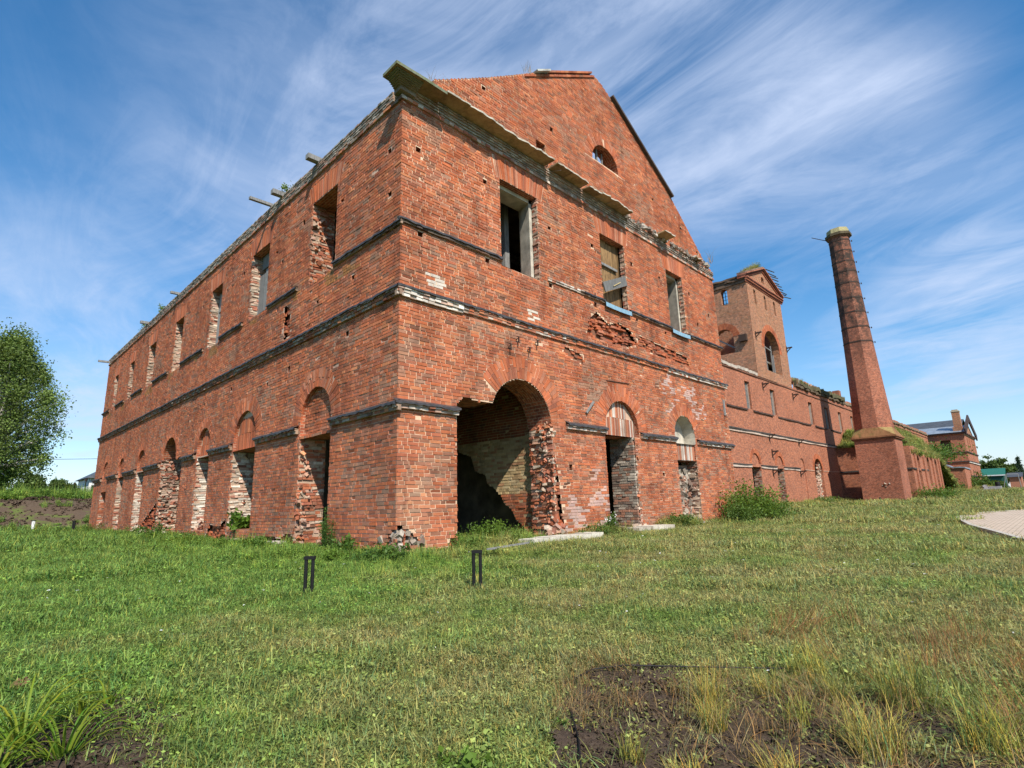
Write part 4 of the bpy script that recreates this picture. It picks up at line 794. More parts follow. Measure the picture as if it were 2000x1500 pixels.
mb = MB(); blocks(mb, FW, 53.5, 54.2, 2.3, 4.1, -.3, 90, .08, .18); mb.build('broken_jamb', M_STONE, wing, 'stuff')
ring_bricks(wing, FW, 52.95, 1.3, 1.75, 3.2, 40)
for c, r in ((37.35, .8), (42.6, .78)): ring_bricks(wing, FW, c, r+.01, r+.36, 3.55, 26)
TM = (.07, .06, .055)
M_DARKTRIM = stained('dark_trim', fine=12, lo=.5, hi=1.5, bd=.02)
for a, b in ((17.7, 36.9), (38.1, 42.3), (43.6, 52.5), (53.9, 57.8), (59.2, 62.9), (64.2, 68), (69.4, 92), (92.1, 122)): course2(wing, FW, a, b, 7.68, 7.80, .10, M_DARKTRIM, (.09, .06, .05))
course2(wing, FW, 17.7, 60, 6.0, 6.12, .14, M_DARKTRIM, TM); course2(wing, FW, 17.7, 60, 5.84, 5.99, .09, M_DARKTRIM, (.52, .40, .32)); course2(wing, FW, 60.1, 122, 5.9, 6.1, .1, M_DARKTRIM, TM)
for a, b in ((17.7, 36.4), (38.35, 41.7), (43.4, 47.4)): course2(wing, FW, a, b, 3.34, 3.43, .12, M_DARKTRIM, TM); course2(wing, FW, a, b, 3.18, 3.33, .08, M_DARKTRIM, (.5, .4, .33))
course2(wing, FW, 49, 51.5, 3.25, 3.33, .05, M_DARKTRIM, (.45, .28, .2)); course2(wing, FW, 54.3, 60, 3.25, 3.33, .05, M_DARKTRIM, (.45, .28, .2))
course2(wing, FW, 17.7, 122, 10.78, 10.86, .07, M_DARKTRIM, (.16, .08, .055), 'cornice')
course2(wing, FW, 30, 40.0, 10.96, 11.2, .05, M_DARKTRIM, (.42, .36, .3), 'cornice', .35, .04)
course2(wing, FW, 49, 66, 11.25, 11.5, .16, M_DARKTRIM, (.12, .09, .06), 'cornice', .4, .05); course2(wing, FW, 49, 66, 11.52, 11.9, .22, M_DARKTRIM, (.10, .09, .05), 'cornice', .5, .09)
course2(wing, FW, 66, 122, 11.3, 11.55, .15, M_DARKTRIM, (.20, .15, .10), 'cornice', .6, .05)
mb = MB(); blocks(mb, FW, 48.7, 66, 11.6, 12.05, -.1, 260, .1, .22, np.vstack([PAL[3:7]*.7, GRUB]), np.ones(8)); mb.build('parapet_rubble', M_STONE, wing, 'stuff')
mb = MB(); mb.box(65.2, 66.0, 6.6, 7.3, 11.5, 12.9, (.30, .12, .07)); mb.build('parapet_stump', M_BRICK, wing)
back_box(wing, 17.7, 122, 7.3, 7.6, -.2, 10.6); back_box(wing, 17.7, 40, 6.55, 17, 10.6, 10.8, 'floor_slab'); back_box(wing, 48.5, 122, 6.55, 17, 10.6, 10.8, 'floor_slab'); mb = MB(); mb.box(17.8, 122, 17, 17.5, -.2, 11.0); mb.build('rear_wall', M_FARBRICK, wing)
def bracket(parent, p, side=1):
    mb = MB(); x, y, z = p; mb.bar((x, y-.02, z-.35), (x, y-.02, z+.3), .13, .05); mb.bar((x, y-.02, z+.12), (x, y-.55, z+.12), .1, .12); mb.bar((x, y-.03, z-.25), (x, y-.42, z+.08), .07, .07); mb.build('iron_bracket', M_IRON, parent, 'stuff')
for x, z in ((40.8, 10.2), (48.2, 10.15), (40.75, 5.85), (48.0, 5.85), (41.0, 4.5), (40.65, 2.95), (47.4, 3.0)): bracket(wing, (x, 6.5, z))
# ---- tower
tower = empty('brick_tower', (40.1, 6.5, 10.9), 'roofless square brick tower with a small pediment rising from the wing beside the gabled block', 'tower')
TX0, TX1, TY1, TZ = 40.1, 48.42, 14.2, 19.5
FT = Frame((0, 6.5, 0), (1, 0, 0), (0, -1, 0)); FTL = Frame((TX0, 0, 0), (0, 1, 0), (-1, 0, 0)); FTR = Frame((TX1, 0, 0), (0, 1, 0), (1, 0, 0)); FTB = Frame((0, TY1, 0), (1, 0, 0), (0, 1, 0))
slots = [arch(41.78, .24, 18.95, 17.75), arch(44.2, .24, 18.95, 17.75), arch(46.52, .24, 18.95, 17.75)]; big = arch(44.4, 1.88, 13.9, 11.85); gs = arch(44.25, .33, 20.75, 20.4)
PED = [(TX0, 10.96), (TX1, 10.96), (TX1, TZ+.1), (48.42, 19.9), (44.35, 21.7), (TX0, 19.9)]
wall_mesh('front_wall', FT, PED, slots+[big, gs], M_TOWER, tower, .012, .08, inner=.6); reveals2(tower, FT, slots+[big, gs], .6, M_TOWER)
wl = [arch(8.55, .3, 19.05, 17.9), arch(9.0, .85, 14.8, 13.35)]; wr = [rect(8.0, 9.0, 17.9, 19.2), arch(10.5, .8, 18.2, 13.3)]
wall_mesh('side_wall', FTL, rect(6.5, TY1, 10.9, 20.0), wl, M_TOWER, tower, 0, .08, inner=.6); reveals2(tower, FTL, wl, .6, M_TOWER)
wall_mesh('side_wall', FTR, rect(6.5, TY1, 10.9, 19.9), [], M_TOWER, tower, 0, .3, inner=.6)
wall_mesh('rear_wall', FTB, rect(TX0, TX1, 10.9, 18.0), [], M_TOWER, tower, 0, .3, inner=.6)
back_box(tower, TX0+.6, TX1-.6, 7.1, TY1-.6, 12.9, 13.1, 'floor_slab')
ring_bricks(tower, FT, 44.4, 1.9, 2.45, 13.9, 46, col=.95, proud=.03); ring_bricks(tower, FTL, 9.0, .87, 1.4, 14.8, 30, col=.8)
for i, (z0, z1, p, c) in enumerate(((19.42, 19.52, .07, (.30, .10, .06)), (19.53, 19.6, .12, (.12, .05, .04)), (19.61, 19.72, .18, (.34, .12, .07)), (19.73, 19.8, .22, (.12, .05, .04)), (19.81, 19.9, .28, (.36, .14, .09)))): course2(tower, FT, TX0-.2, TX1+.35, z0, z1, p, M_DARKTRIM, c, 'cornice')
for s in (-1, 1):
    for k, (o_, p, c) in enumerate(((-.05, .1, (.32, .11, .07)), (.1, .2, (.14, .06, .045)), (.22, .3, (.34, .14, .09)), (.36, .2, (.22, .16, .12)))):
        mb = MB(); xe = 44.3+s*(4.55); n = 10
        for i in range(n):
            t0, t1 = i/n, (i+1)/n-.004; x0 = xe+(44.3-xe)*t0; x1 = xe+(44.3-xe)*t1; z0 = 19.85+1.75*t0+o_; z1 = 19.85+1.75*t1+o_; y = 6.5-p
            P = [(x0, y, z0), (x1, y, z1), (x1, 7.1, z1), (x0, 7.1, z0), (x0, y, z0+.12), (x1, y, z1+.12), (x1, 7.1, z1+.12), (x0, 7.1, z0+.12)]
            if s > 0: P = [P[j] for j in (1, 0, 3, 2, 5, 4, 7, 6)]
            mb.hexa(P, c)
        mb.build('raking_cornice', M_DARKTRIM, tower)
for i, (z0, z1, p) in enumerate(((19.45, 19.7, .1), (19.72, 19.95, .2), (19.97, 20.12, .32))): course2(tower, FTL, 6.5, TY1, z0, z1, p, M_DARKTRIM, (.13, .085, .06), 'cornice', .5, .03)
for k in range(10):
    t = k/9; mb = MB(); x = 45.0+3.9*t; z = 21.75-1.65*t; mb.bar((x-.4, 6.3+RNG.normal(0, .05), z+.1), (x+1.55+RNG.normal(0, .2), 6.2+RNG.normal(0, .1), z+.3+RNG.normal(0, .05)), .08, .06, (.3, .3, .3)); mb.build('roof_lath', M_GREYWOOD, tower)
mb = MB(); mb.bar((42.9, 6.9, 12), (42.9, 6.9, 15.2), .1); mb.build('window_frame', M_GREYWOOD, tower)
for a, b in (((43.5, 6.8, 11.9), (43.3, 6.8, 15.4)), ((45.2, 6.9, 11.9), (45.2, 6.9, 14.6)), ((42.6, 6.8, 14.3), (45.3, 6.9, 14.1)), ((42.6, 6.85, 12.9), (44, 6.85, 12.8)), ((45.6, 6.9, 12), (45.6, 6.9, 13.8))): mb = MB(); mb.bar(a, b, .09, .09); mb.build('window_frame', M_GREYWOOD, tower)
bars(tower, FTL, 8.25, 8.85, 17.9, 19.2, 4, 1, M_IRON, -.3, .03); mb = MB(); mb.bar((TX0+.5, 8.3, 13.9), (TX0+.5, 9.8, 15.0), .25, .12); mb.build('fallen_beam', M_GREYWOOD, tower)
for x, z in ((40.65, 14.7), (48.3, 14.75)): bracket(tower, (x, 6.5, z))
mb = MB(); mb.box(TX0-.35, TX0, 6.95, 7.6, 14.15, 14.75); mb.build('wall_box', M_IRON, tower)
# ---- chimney stack
stack = empty('chimney_stack', (56.2, 1.8, 0), 'tall tapering octagonal brick chimney stack on a square base with iron hoops', 'chimney')
mb = MB(); mb.box(54.5, 57.9, .15, 3.45, -.2, 5.98); mb.build('base', M_CHIM, stack)
mb = MB(); mb.box(54.36, 58.04, .01, 3.59, 5.99, 6.12, (.20, .085, .05)); mb.box(54.28, 58.12, -.07, 3.67, 6.13, 6.26, (.26, .12, .06)); mb.build('base_cornice', M_DARKTRIM, stack)
def octa(cx_, cy_, a, z): r = a/2/math.cos(math.pi/8); return [(cx_+r*math.cos(math.pi/8+k*math.pi/4), cy_+r*math.sin(math.pi/8+k*math.pi/4), z) for k in range(8)]
zl = [7.1, 10, 13, 15.75, 17.29, 18.91, 20.44, 22.09, 23.38, 24.49, 25.69, 26.9, 27.3]
def oc(z): t = (z-7.1)/20.2; return 56.2, 1.95+.3*t, 3.1-1.3*t-.12*math.sin(t*math.pi)
mb = MB(); O8 = [octa(*oc(z), z) for z in zl]
for A, B in zip(O8, O8[1:]):
    for k in range(8): mb.poly([A[k], A[(k+1) % 8], B[(k+1) % 8], B[k]])
mb.build('shaft', M_CHIM, stack)
M_SHOULDER = stained('mossy_shoulder', fine=15, lo=.7, hi=1.2, moss=.9)
mb = MB(); o8 = O8[0]; sqc = [(58.06, 3.6), (54.34, 3.6), (54.34, .0), (58.06, .0)]; z = 6.27
# octagon vertices: 0:+x+y(22.5) 1 2 3 4 5 6 7 ; corners in order (+,+) (-,+) (-,-) (+,-)
for c, (a, b) in enumerate(((0, 1), (2, 3), (4, 5), (6, 7))): mb.poly([(*sqc[c], z), o8[b], o8[a]][::-1], (.28, .2, .08)); n = sqc[(c+1) % 4]; mb.poly([(*sqc[c], z), (*n, z), o8[(b+1) % 8], o8[b]], (.26, .13, .06))
mb.build('shoulder', M_SHOULDER, stack)
for z in (26.9, 25.69, 24.49, 23.38, 22.09, 20.44, 18.91, 17.29, 15.75):
    x, y, a = oc(z); mb = MB(); A = octa(x, y, a+.05, z); B = octa(x, y, a+.05, z+.14); C_ = octa(x, y, a-.02, z+.14); D = octa(x, y, a-.02, z)
    for k in range(8):
        j = (k+1) % 8; mb.poly([A[k], A[j], B[j], B[k]]); mb.poly([B[k], B[j], C_[j], C_[k]]); mb.poly([D[k], D[j], A[j], A[k]])
    mb.bar((A[6][0], A[6][1]-.06, z+.05), (A[6][0]+.02, A[6][1]-.16, z+.05), .12, .14); mb.build('iron_hoop', M_IRON, stack, 'stuff')
mb = MB()
for (z0, z1, a0, a1, c) in ((27.3, 27.5, 1.85, 2.15, (.16, .08, .05)), (27.51, 27.8, 2.3, 2.3, (.10, .08, .05)), (27.81, 28.35, 2.0, 1.9, (.34, .30, .16))):
    A = octa(56.2, 2.25, a0, z0); B = octa(56.2, 2.25, a1, z1)
    for k in range(8): mb.poly([A[k], A[(k+1) % 8], B[(k+1) % 8], B[k]], c)
    mb.poly(A[::-1], c); mb.poly(B, c)
mb.build('cap', M_DARKTRIM, stack)
mb = MB(); mb.bar((56.2, 3.2, 27.5), (56.2, 4.75, 28.5), .06, .06); mb.build('iron_rod', M_IRON, stack)
mb = MB(); blocks(mb, Frame((54.5, 0, 0), (0, 1, 0), (-1, 0, 0)), 1.1, 1.9, 1.5, 1.9, .0, 5, .05, .1, WASH, np.ones(4)); mb.build('salt_patch', M_STONE, stack, 'stuff')
# ---- annex behind the stack
annex = empty('brick_annex', (60.1, 0, 0), 'roofless low brick annex with arched slots, just right of the chimney base', 'building')
FA = Frame((0, 0, 0), (1, 0, 0), (0, -1, 0)); FAL = Frame((60.1, 0, 0), (0, 1, 0), (-1, 0, 0))
acut = [arch(63.7, .65, 4.1, 3.5), arch(69.5, .75, 4.1, 1.6), arch(74.6, .75, 4.0, 1.2), rect(63.0, 64.4, 1.2, 3.15)]
at_ = [(77.0, 4.9), (75, 5.2), (72, 5.1), (69, 5.5), (66, 5.35), (62, 5.6), (60.1, 5.45)]
wall_mesh('front_wall', FA, [(60.1, -.3), (77, -.3)]+at_, acut, M_FARBRICK, annex, 0, .08); reveals2(annex, FA, acut, .5, M_FARBRICK)
wall_mesh('side_wall', FAL, [(.0, -.3), (6.5, -.3), (6.5, 5.95), (3, 5.85), (0, 5.5)], [], M_FARBRICK, annex, 0, .08)
course2(annex, FAL, .0, 6.4, 3.2, 3.36, .09, M_DARKTRIM, TM); course2(annex, FA, 60.1, 62.9, 3.2, 3.36, .1, M_DARKTRIM, TM); course2(annex, FA, 64.5, 68.6, 3.2, 3.34, .08, M_DARKTRIM, TM); course2(annex, FAL, .1, 6.4, 5.9, 6.02, .1, M_DARKTRIM, (.2, .1, .06), 'cornice')
for x in (61.7, 66.6, 72.0, 76.6): mb = MB(); mb.box(x-.35, x+.35, -.14, -.002, -.2, 4.9); mb.build('pilaster', M_FARBRICK, annex)
back_box(annex, 60.4, 76.8, .7, .8, -.2, 4.8); mb = MB(); mb.box(76.6, 77.0, .01, 6.4, -.2, 4.8); mb.build('side_wall', M_FARBRICK, annex)
def grid_hill(name, x0, x1, y0, y1, f, mat, nx=60, ny=24, label=None, cat=None):
    X, Y = np.meshgrid(np.linspace(x0, x1, nx), np.linspace(y0, y1, ny), indexing='ij'); Z = f(X, Y); V = np.stack([X, Y, Z], -1).reshape(-1, 3); I, J = np.meshgrid(np.arange(nx-1), np.arange(ny-1), indexing='ij'); a = (I*ny+J).ravel()
    return link(name, fast_mesh(name, V, np.stack([a, a+ny, a+ny+1, a+1], 1), mat, smooth=True))
def hillz(X, Y):
    e = sstep(60.3, 64, X)*sstep(93, 88, X)*sstep(.1, 2.2, Y); lo = np.where(X < 77, 4.75, 4.75-3.6*sstep(77, 92, X)); return lo+e*(2.6-1.2*sstep(72, 90, X))+.15*vnoise(X, Y, 1.3, 3.)*e
hill = grid_hill('overgrown_mound', 60.3, 93, .05, 6.4, hillz, M_GROUND); tag(hill, 'grass covered earth heap lying on top of the roofless annex', 'mound')
annex2 = empty('brick_outbuilding', (92, -.9, 0), 'small red brick lean-to with a crumpled zinc capping between annex and far pavilion', 'shed')
FA2 = Frame((92, 0, 0), (0, 1, 0), (-1, 0, 0)); dz = [rect(1.1, 1.9, .5, 2.7)]
wall_mesh('side_wall', FA2, [(-.9, -.3), (6.4, -.3), (6.4, 5.3), (2.2, 5.0), (.4, 4.05), (-.9, 4.0)], dz, M_FARBRICK, annex2, 0, .1); reveals2(annex2, FA2, dz, .4, M_FARBRICK)
wall_mesh('front_wall', Frame((0, -.9, 0), (1, 0, 0), (0, -1, 0)), rect(92, 98, -.3, 4.0), [], M_FARBRICK, annex2, 0, .3)
mb = MB(); pr = [(-1.0, 4.02), (-.2, 4.1), (.4, 4.08), (1.2, 4.55), (2.3, 5.02), (3.2, 5.15)]
for (a, za), (b, zb_) in zip(pr, pr[1:]): mb.hexa([(91.8, b, zb_), (91.8, a, za), (98, a, za-.1), (98, b, zb_-.1), (91.8, b, zb_+.18), (91.8, a, za+.16), (98, a, za+.1), (98, b, zb_+.1)][::1])
mb.build('zinc_capping', M_ZINC, annex2); back_box(annex2, 92.5, 92.6, -.8, 6, 0, 3.8)
# ---- far pavilion
pav = empty('brick_pavilion', (123.5, 1.25, .7), 'farthest two storey brick block with sheet metal roof and square chimney', 'building')
FP = Frame((0, 1.25, 0), (1, 0, 0), (0, -1, 0)); FPL = Frame((123.5, 0, 0), (0, 1, 0), (-1, 0, 0))
pc = [rect(127.0, 128.0, 8.2, 10.6), rect(130.5, 131.5, 8.2, 10.6), rect(134.2, 135.2, 8.2, 10.6), rect(138, 139, 8.2, 10.6)]+[arch(127.6+3.6*k, .7, 4.0, 1.6) for k in range(4)]
wall_mesh('front_wall', FP, rect(123.5, 141, 0, 11.4), pc, M_FARBRICK, pav, 0, .12); reveals2(pav, FP, pc, .5, M_FARBRICK)
pcl = [rect(3.35, 4.9, 8.1, 10.25), rect(9.2, 10.6, 8.1, 10.25)]; wall_mesh('side_wall', FPL, rect(1.25, 30, 0, 11.4), pcl, M_FARBRICK, pav, 0, .12); reveals2(pav, FPL, pcl, .5, M_FARBRICK)
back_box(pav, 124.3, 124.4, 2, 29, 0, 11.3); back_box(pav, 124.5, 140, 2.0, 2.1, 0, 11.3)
for fr, a, b in ((FP, 123.4, 141.1), (FPL, 1.15, 30)):
    course2(pav, fr, a, b, 7.8, 7.98, .18, M_DARKTRIM, TM); course2(pav, fr, a, b, 6.1, 6.28, .2, M_DARKTRIM, TM); course2(pav, fr, a, b, 3.5, 3.62, .12, M_DARKTRIM, TM); course2(pav, fr, a-.3, b+.3, 11.25, 11.5, .35, M_DARKTRIM, (.12, .07, .06), 'cornice')
course2(pav, FP, 123.4, 141.1, 5.9, 6.08, .16, M_DARKTRIM, (.6, .55, .5)); course2(pav, FP, 123.4, 141.1, 11.1, 11.24, .1, M_DARKTRIM, (.5, .4, .35))
mb = MB(); mb.poly([(122.9, 30, 11.55), (122.9, .9, 11.55), (127.5, .9, 13.1), (127.5, 30, 13.1)][::-1]); mb.build('roof_sheet', M_ZINC, pav)
mb = MB(); mb.poly([(127.5, 30, 13.11), (127.5, 1.6, 13.11), (132.3, 1.6, 14.75), (132.3, 30, 14.75)][::-1]); mb.poly([(132.3, 30, 14.75), (132.3, 1.6, 14.75), (141.6, 1.6, 11.55), (141.6, 30, 11.55)][::-1]); mb.build('roof_sheet', M_DKROOF, pav)
mb = MB(); mb.poly([(123.5, 1.3, 11.4), (141, 1.3, 11.4), (132.3, 1.3, 14.65)]); mb.build('gable_wall', M_TOWER, pav)
for s in (-1, 1): mb = MB(); mb.bar((132.3, .9, 14.9), (132.3+s*9.4, .9, 11.5), .22, 1.2, (.07, .05, .05)); mb.build('rake_board', M_WOOD, pav)
mb = MB(); mb.box(124.0, 125.2, 1.35, 2.5, 11.3, 15.4); mb.box(123.8, 125.6, 1.3, 2.7, 11.3, 12.6); mb.build('chimney', M_TOWER, pav)
mb = MB(); mb.box(123.92, 125.28, 1.27, 2.58, 15.41, 15.6, (.4, .34, .25)); mb.box(124.1, 125.1, 1.5, 2.4, 15.61, 15.85, (.36, .3, .22)); mb.build('chimney_cap', M_DARKTRIM, pav)
# ------------------------------------------------------------------ leaves, plants, trees
def leaf_mesh(name, C_, size, mat, cols=None, aspect=.55, updown=.0, parent=None, kind=None, loc=None, N_=None, smooth=False):
    C_ = np.asarray(C_, float); n = len(C_); size = np.broadcast_to(size, (n,))
    d = RNG.normal(0, 1, (n, 3)); d[:, 2] += updown; d /= np.linalg.norm(d, axis=1)[:, None]; r = RNG.normal(0, 1, (n, 3)); e = np.cross(d, r); e /= np.linalg.norm(e, axis=1)[:, None]
    a = d*size[:, None]; b = e*(size*aspect)[:, None]*.5
    V = np.stack([C_, C_+a*.45+b, C_+a, C_+a*.45-b], 1).reshape(-1, 3); F = np.arange(4*n).reshape(n, 4)
    if cols is None: cols = np.repeat(RNG.uniform(.7, 1.3, (n, 1)), 3, 1)
    if loc is not None: V = V-np.array(loc)
    return link(name, fast_mesh(name, V, F, mat, cols), parent, kind, loc)
def blades(n, R, h, w, lean=.35, col=None, base=None, droop=.3, segs=3):
    """grass blades from points in a disc of radius R; returns V,F(4),C"""
    t = RNG.uniform(0, 2*math.pi, n); r = R*np.sqrt(RNG.random(n)); bx = r*np.cos(t); by = r*np.sin(t)
    az = RNG.uniform(0, 2*math.pi, n); hh = h*RNG.uniform(.55, 1.15, n); ln = lean*RNG.uniform(.2, 1.6, n)*hh; ww = w*RNG.uniform(.7, 1.3, n); pa = az+math.pi/2
    rings = []
    for k in range(segs+1):
        u = k/segs; x = bx+np.cos(az)*ln*u**1.7; y = by+np.sin(az)*ln*u**1.7; z = hh*(u-droop*ln/hh*u**2.5); wd = ww*(1-u)**.6*.5 if k < segs else ww*.04
        rings.append((np.stack([x-np.cos(pa)*wd, y-np.sin(pa)*wd, z], 1), np.stack([x+np.cos(pa)*wd, y+np.sin(pa)*wd, z], 1)))
    V = np.stack([p for rg in rings for p in rg], 1).reshape(-1, 3); m_ = 2*(segs+1); f = np.array([[2*k, 2*k+1, 2*k+3, 2*k+2] for k in range(segs)]); F = (f[None]+m_*np.arange(n)[:, None, None]).reshape(-1, 4)
    c = np.array(col or (1, 1, 1))*RNG.uniform(.45, 1.5, (n, 1))*(1+np.array([.25, .05, -.1])*RNG.normal(0, 1, (n, 1))); C_ = np.repeat(np.clip(c, .1, 3), segs, 0)
    if base is not None: V = V+np.array(base)
    return V, F, C_
def tree(name, x, y, z, h, crown, mat, bark, label, cat='tree', group=None, nl=9000, ls=.3, trunk=.25, clumps=40, lean=(0, 0), hang=.0):
    t = empty(name, (x, y, z), label, cat, group); mb = MB(); pts = [(x+lean[0]*k, y+lean[1]*k, z-.2+h*.9*k) for k in (0, .25, .5, .75, 1)]; mb.tube(pts, [trunk, trunk*.8, trunk*.55, trunk*.3, trunk*.08], 8); mb.build('trunk', bark, t)
    cs = []; rx, ry, z0, z1 = crown; zc = z+(z0+z1)/2; rz = (z1-z0)/2
    for i in range(clumps):
        if hang > .3:
            hh = RNG.random()**.85; pr = float(np.interp(hh, [0, .18, .4, .62, .85, 1], [.45, .8, 1.0, .72, .42, .12])); a_ = RNG.uniform(0, 6.28); q = RNG.uniform(.1, 1)**.6*pr*RNG.uniform(.8, 1.12)
            cs.append((x+math.cos(a_)*rx*q, y+math.sin(a_)*ry*q, z+z0+(z1-z0)*hh, RNG.uniform(.09, .2)*rx)); continue
        v = RNG.normal(0, 1, 3); v /= np.linalg.norm(v); q = RNG.uniform(.25, .95)**.7; wz = 1-.25*max(v[2], 0); cs.append((x+lean[0]*.6+v[0]*rx*q*wz, y+v[1]*ry*q*wz, zc+v[2]*rz*q, RNG.uniform(.16, .34)*min(rx, rz)))
    L_ = []; S = []; mb = MB()
    for (a, b, c, r) in cs:
        n = int(nl/clumps*RNG.uniform(.5, 1.5)); p = RNG.normal(0, 1, (n, 3))*r*.55*np.array([1, 1, .75+hang]); p[:, 2] -= hang*np.abs(p[:, 0]*.2)*1.5; L_.append(p+np.array([a, b, c])); S.append(np.full((n, 1), RNG.uniform(.55, 1.3)))
        k = min(.95, max(.2, (c-z)/h-.12)); s = (x+lean[0]*k, y+lean[1]*k, z+h*.9*k); mid = ((s[0]+a)/2, (s[1]+b)/2, (s[2]+c)/2+.04*h*(1-hang)); mb.tube([s, mid, (a, b, c)], [trunk*.3*(1-k)+.04, trunk*.17, .03], 5, cap=False)
    mb.build('limbs', bark, t, 'stuff'); P = np.vstack(L_); S = np.vstack(S)*RNG.uniform(.75, 1.25, (len(P), 1)); leaf_mesh('crown', P, ls*RNG.uniform(.6, 1.3, len(P)), mat, np.repeat(S, 3, 1), .6, parent=t, kind='stuff'); return t
def spruce(x, y, z, h, r, label, group=None):
    t = empty('spruce_tree', (x, y, z), label, 'tree', group); mb = MB(); mb.tube([(x, y, z-.2), (x, y, z+h)], [.22, .03], 7); mb.build('trunk', M_TRUNK, t); P = []
    for k in range(int(h/.42)):
        u = k*.42/h; R = r*(1-u)**.9+.1
        for j in range(11):
            a = RNG.uniform(0, 6.28); n = int(22*(1-u)+6); s = RNG.random(n)**.7; P.append(np.stack([x+np.cos(a)*R*s, y+np.sin(a)*R*s, z+.8+u*(h-.8)-s*R*.32+RNG.normal(0, .05, n)], 1)+RNG.normal(0, .07, (n, 3)))
    P = np.vstack(P); leaf_mesh('crown', P, .32, M_SPRUCE, None, .5, -.5, t, 'stuff'); return t
bz = 2.35
tree('birch_tree', -4.2, 56, bz, 15.0, (5.2, 5.2, 2.2, 14.6), M_BIRCH, M_BARK, 'tall full birch tree on the earth bank left of the brick mill', nl=52000, ls=.21, trunk=.4, clumps=210, hang=.6)
tree('birch_tree', -11.5, 60, bz, 15.0, (4.5, 4.5, 2.0, 15.5), M_BIRCH, M_BARK, 'second birch standing behind the tall birch, mostly outside the left edge', nl=16000, ls=.3, trunk=.3, clumps=60, hang=.4)
for i, (x, y, h, r, lab) in enumerate(((-1.8, 72, 4.6, 3.4, 'rounded dark bush behind the birch trunk'), (.6, 74, 3.4, 2.2, 'round bush on the bank, right of the birch trunk'), (2.4, 76, 3.2, 1.7, 'smaller leafy bush left of the lamp posts'), (4.8, 80, 2.6, 2.0, 'low bush behind the black notice board'), (-5.5, 66, 2.4, 3.0, 'low pale bush at the foot of the birch'), (-9, 64, 2.6, 3.0, 'low bush at the left edge under the birch'))):
    tree('bush', x, y, bz, h, (r, r*.8, .1, h), M_FARLEAF, M_TRUNK, lab, 'bush', 'bushes along the top of the earth bank', 5000, .28, .07, 26)
def small_house():
    t = empty('white_house', (5.6, 74, bz), 'corner of a white house showing past the far end of the mill', 'house'); mb = MB(); mb.box(5.3, 14, 74, 82, bz-.5, 5.6); mb.build('wall', M_WHITE, t)
    mb = MB(); a = [(4.9, 73.5), (14.4, 73.5), (14.4, 82.5), (4.9, 82.5)]; r0, r1 = (9.5, 76, 8.4), (9.5, 80, 8.4)
    mb.poly([(4.9, 73.5, 5.55), (14.4, 73.5, 5.55), r0]); mb.poly([(14.4, 73.5, 5.55), (14.4, 82.5, 5.55), r1, r0]); mb.poly([(14.4, 82.5, 5.55), (4.9, 82.5, 5.55), r1]); mb.poly([(4.9, 82.5, 5.55), (4.9, 73.5, 5.55), r0, r1]); mb.build('roof', M_DKROOF, t)
    for x in (5.55, 6.6): mb = MB(); mb.box(x, x+.5, 73.9, 73.99, 3.6, 4.7); mb.build('window', M_BLACK, t)
small_house()
def lamp_post(x, y, h, label):
    t = empty('lamp_post', (x, y, bz), label, 'lamp post', 'lamp posts on the earth bank'); mb = MB(); mb.tube([(x, y, bz-.2), (x, y, bz+h)], .05, 8); mb.build('pole', M_BLACK, t); mb = MB(); mb.tube([(x, y, bz+h), (x, y, bz+h+.08), (x, y, bz+h+.3)], [.06, .1, .1], 10); mb.build('lantern', M_IRON, t)
lamp_post(2.12, 60, 1.7, 'black lamp post left of the dark notice board'); lamp_post(3.0, 60, 2.1, 'taller lamp post between notice board and white house')
t = empty('notice_board', (2.62, 60, bz), 'black notice board on two legs near the white house', 'sign'); mb = MB(); mb.box(2.33, 2.9, 59.97, 60.03, 2.75, 3.5); mb.build('panel', M_BLACK, t)
for x in (2.37, 2.86): mb = MB(); mb.tube([(x, 60, bz-.2), (x, 60, 3.5)], .025, 6); mb.build('leg', M_BLACK, t)
mb = MB(); mb.tube([(-20+k*3.2, 90-k*1.3, 8.2+.012*(k-5)**2) for k in range(11)], .03, 5); tag(mb.build('overhead_cable', M_BLACK), 'thin overhead cable crossing the sky left of the mill', 'cable')
# ---- right background
def gable_house(name, x, y0, y1, ze, zr, d, wall, roof, label, fascia=None, zb=0.6):
    t = empty(name, (x, y0, zb), label, 'house'); mb = MB(); mb.box(x, x+d, y0, y1, zb-.4, ze); mb.build('wall', wall, t); mb = MB(); ym = (y0+y1)/2; xm = x+d/2
    mb.poly([(x-.4, y0-.3, ze), (x-.4, y1+.3, ze), (xm, y1+.3, zr), (xm, y0-.3, zr)][::-1]); mb.poly([(xm, y0-.3, zr), (xm, y1+.3, zr), (x+d+.4, y1+.3, ze), (x+d+.4, y0-.3, ze)][::-1]); mb.build('roof', roof, t)
    for s in (y0, y1): mb = MB(); mb.poly([(x, s, ze), (x+d, s, ze), (xm, s, zr-.05)]); mb.build('gable', wall, t)
    if fascia: mb = MB(); mb.box(x-.5, x-.42, y0-.3, y1+.3, ze-.22, ze); mb.build('fascia', fascia, t)
    return t
gable_house('green_house', 150, -1.6, 6.0, 4.05, 5.5, 7, plain('dark_green_boards', (.02, .09, .07), .7), M_GREEN, 'low house with dark green roof and pale gutter, right of the far pavilion', M_WHITE)
gable_house('brick_shed', 141, -4.6, -2.8, 3.3, 4.2, 5, plain('pink_brick', (.38, .17, .11), .9), M_DKROOF, 'small pale red brick shed right of the green roofed house')
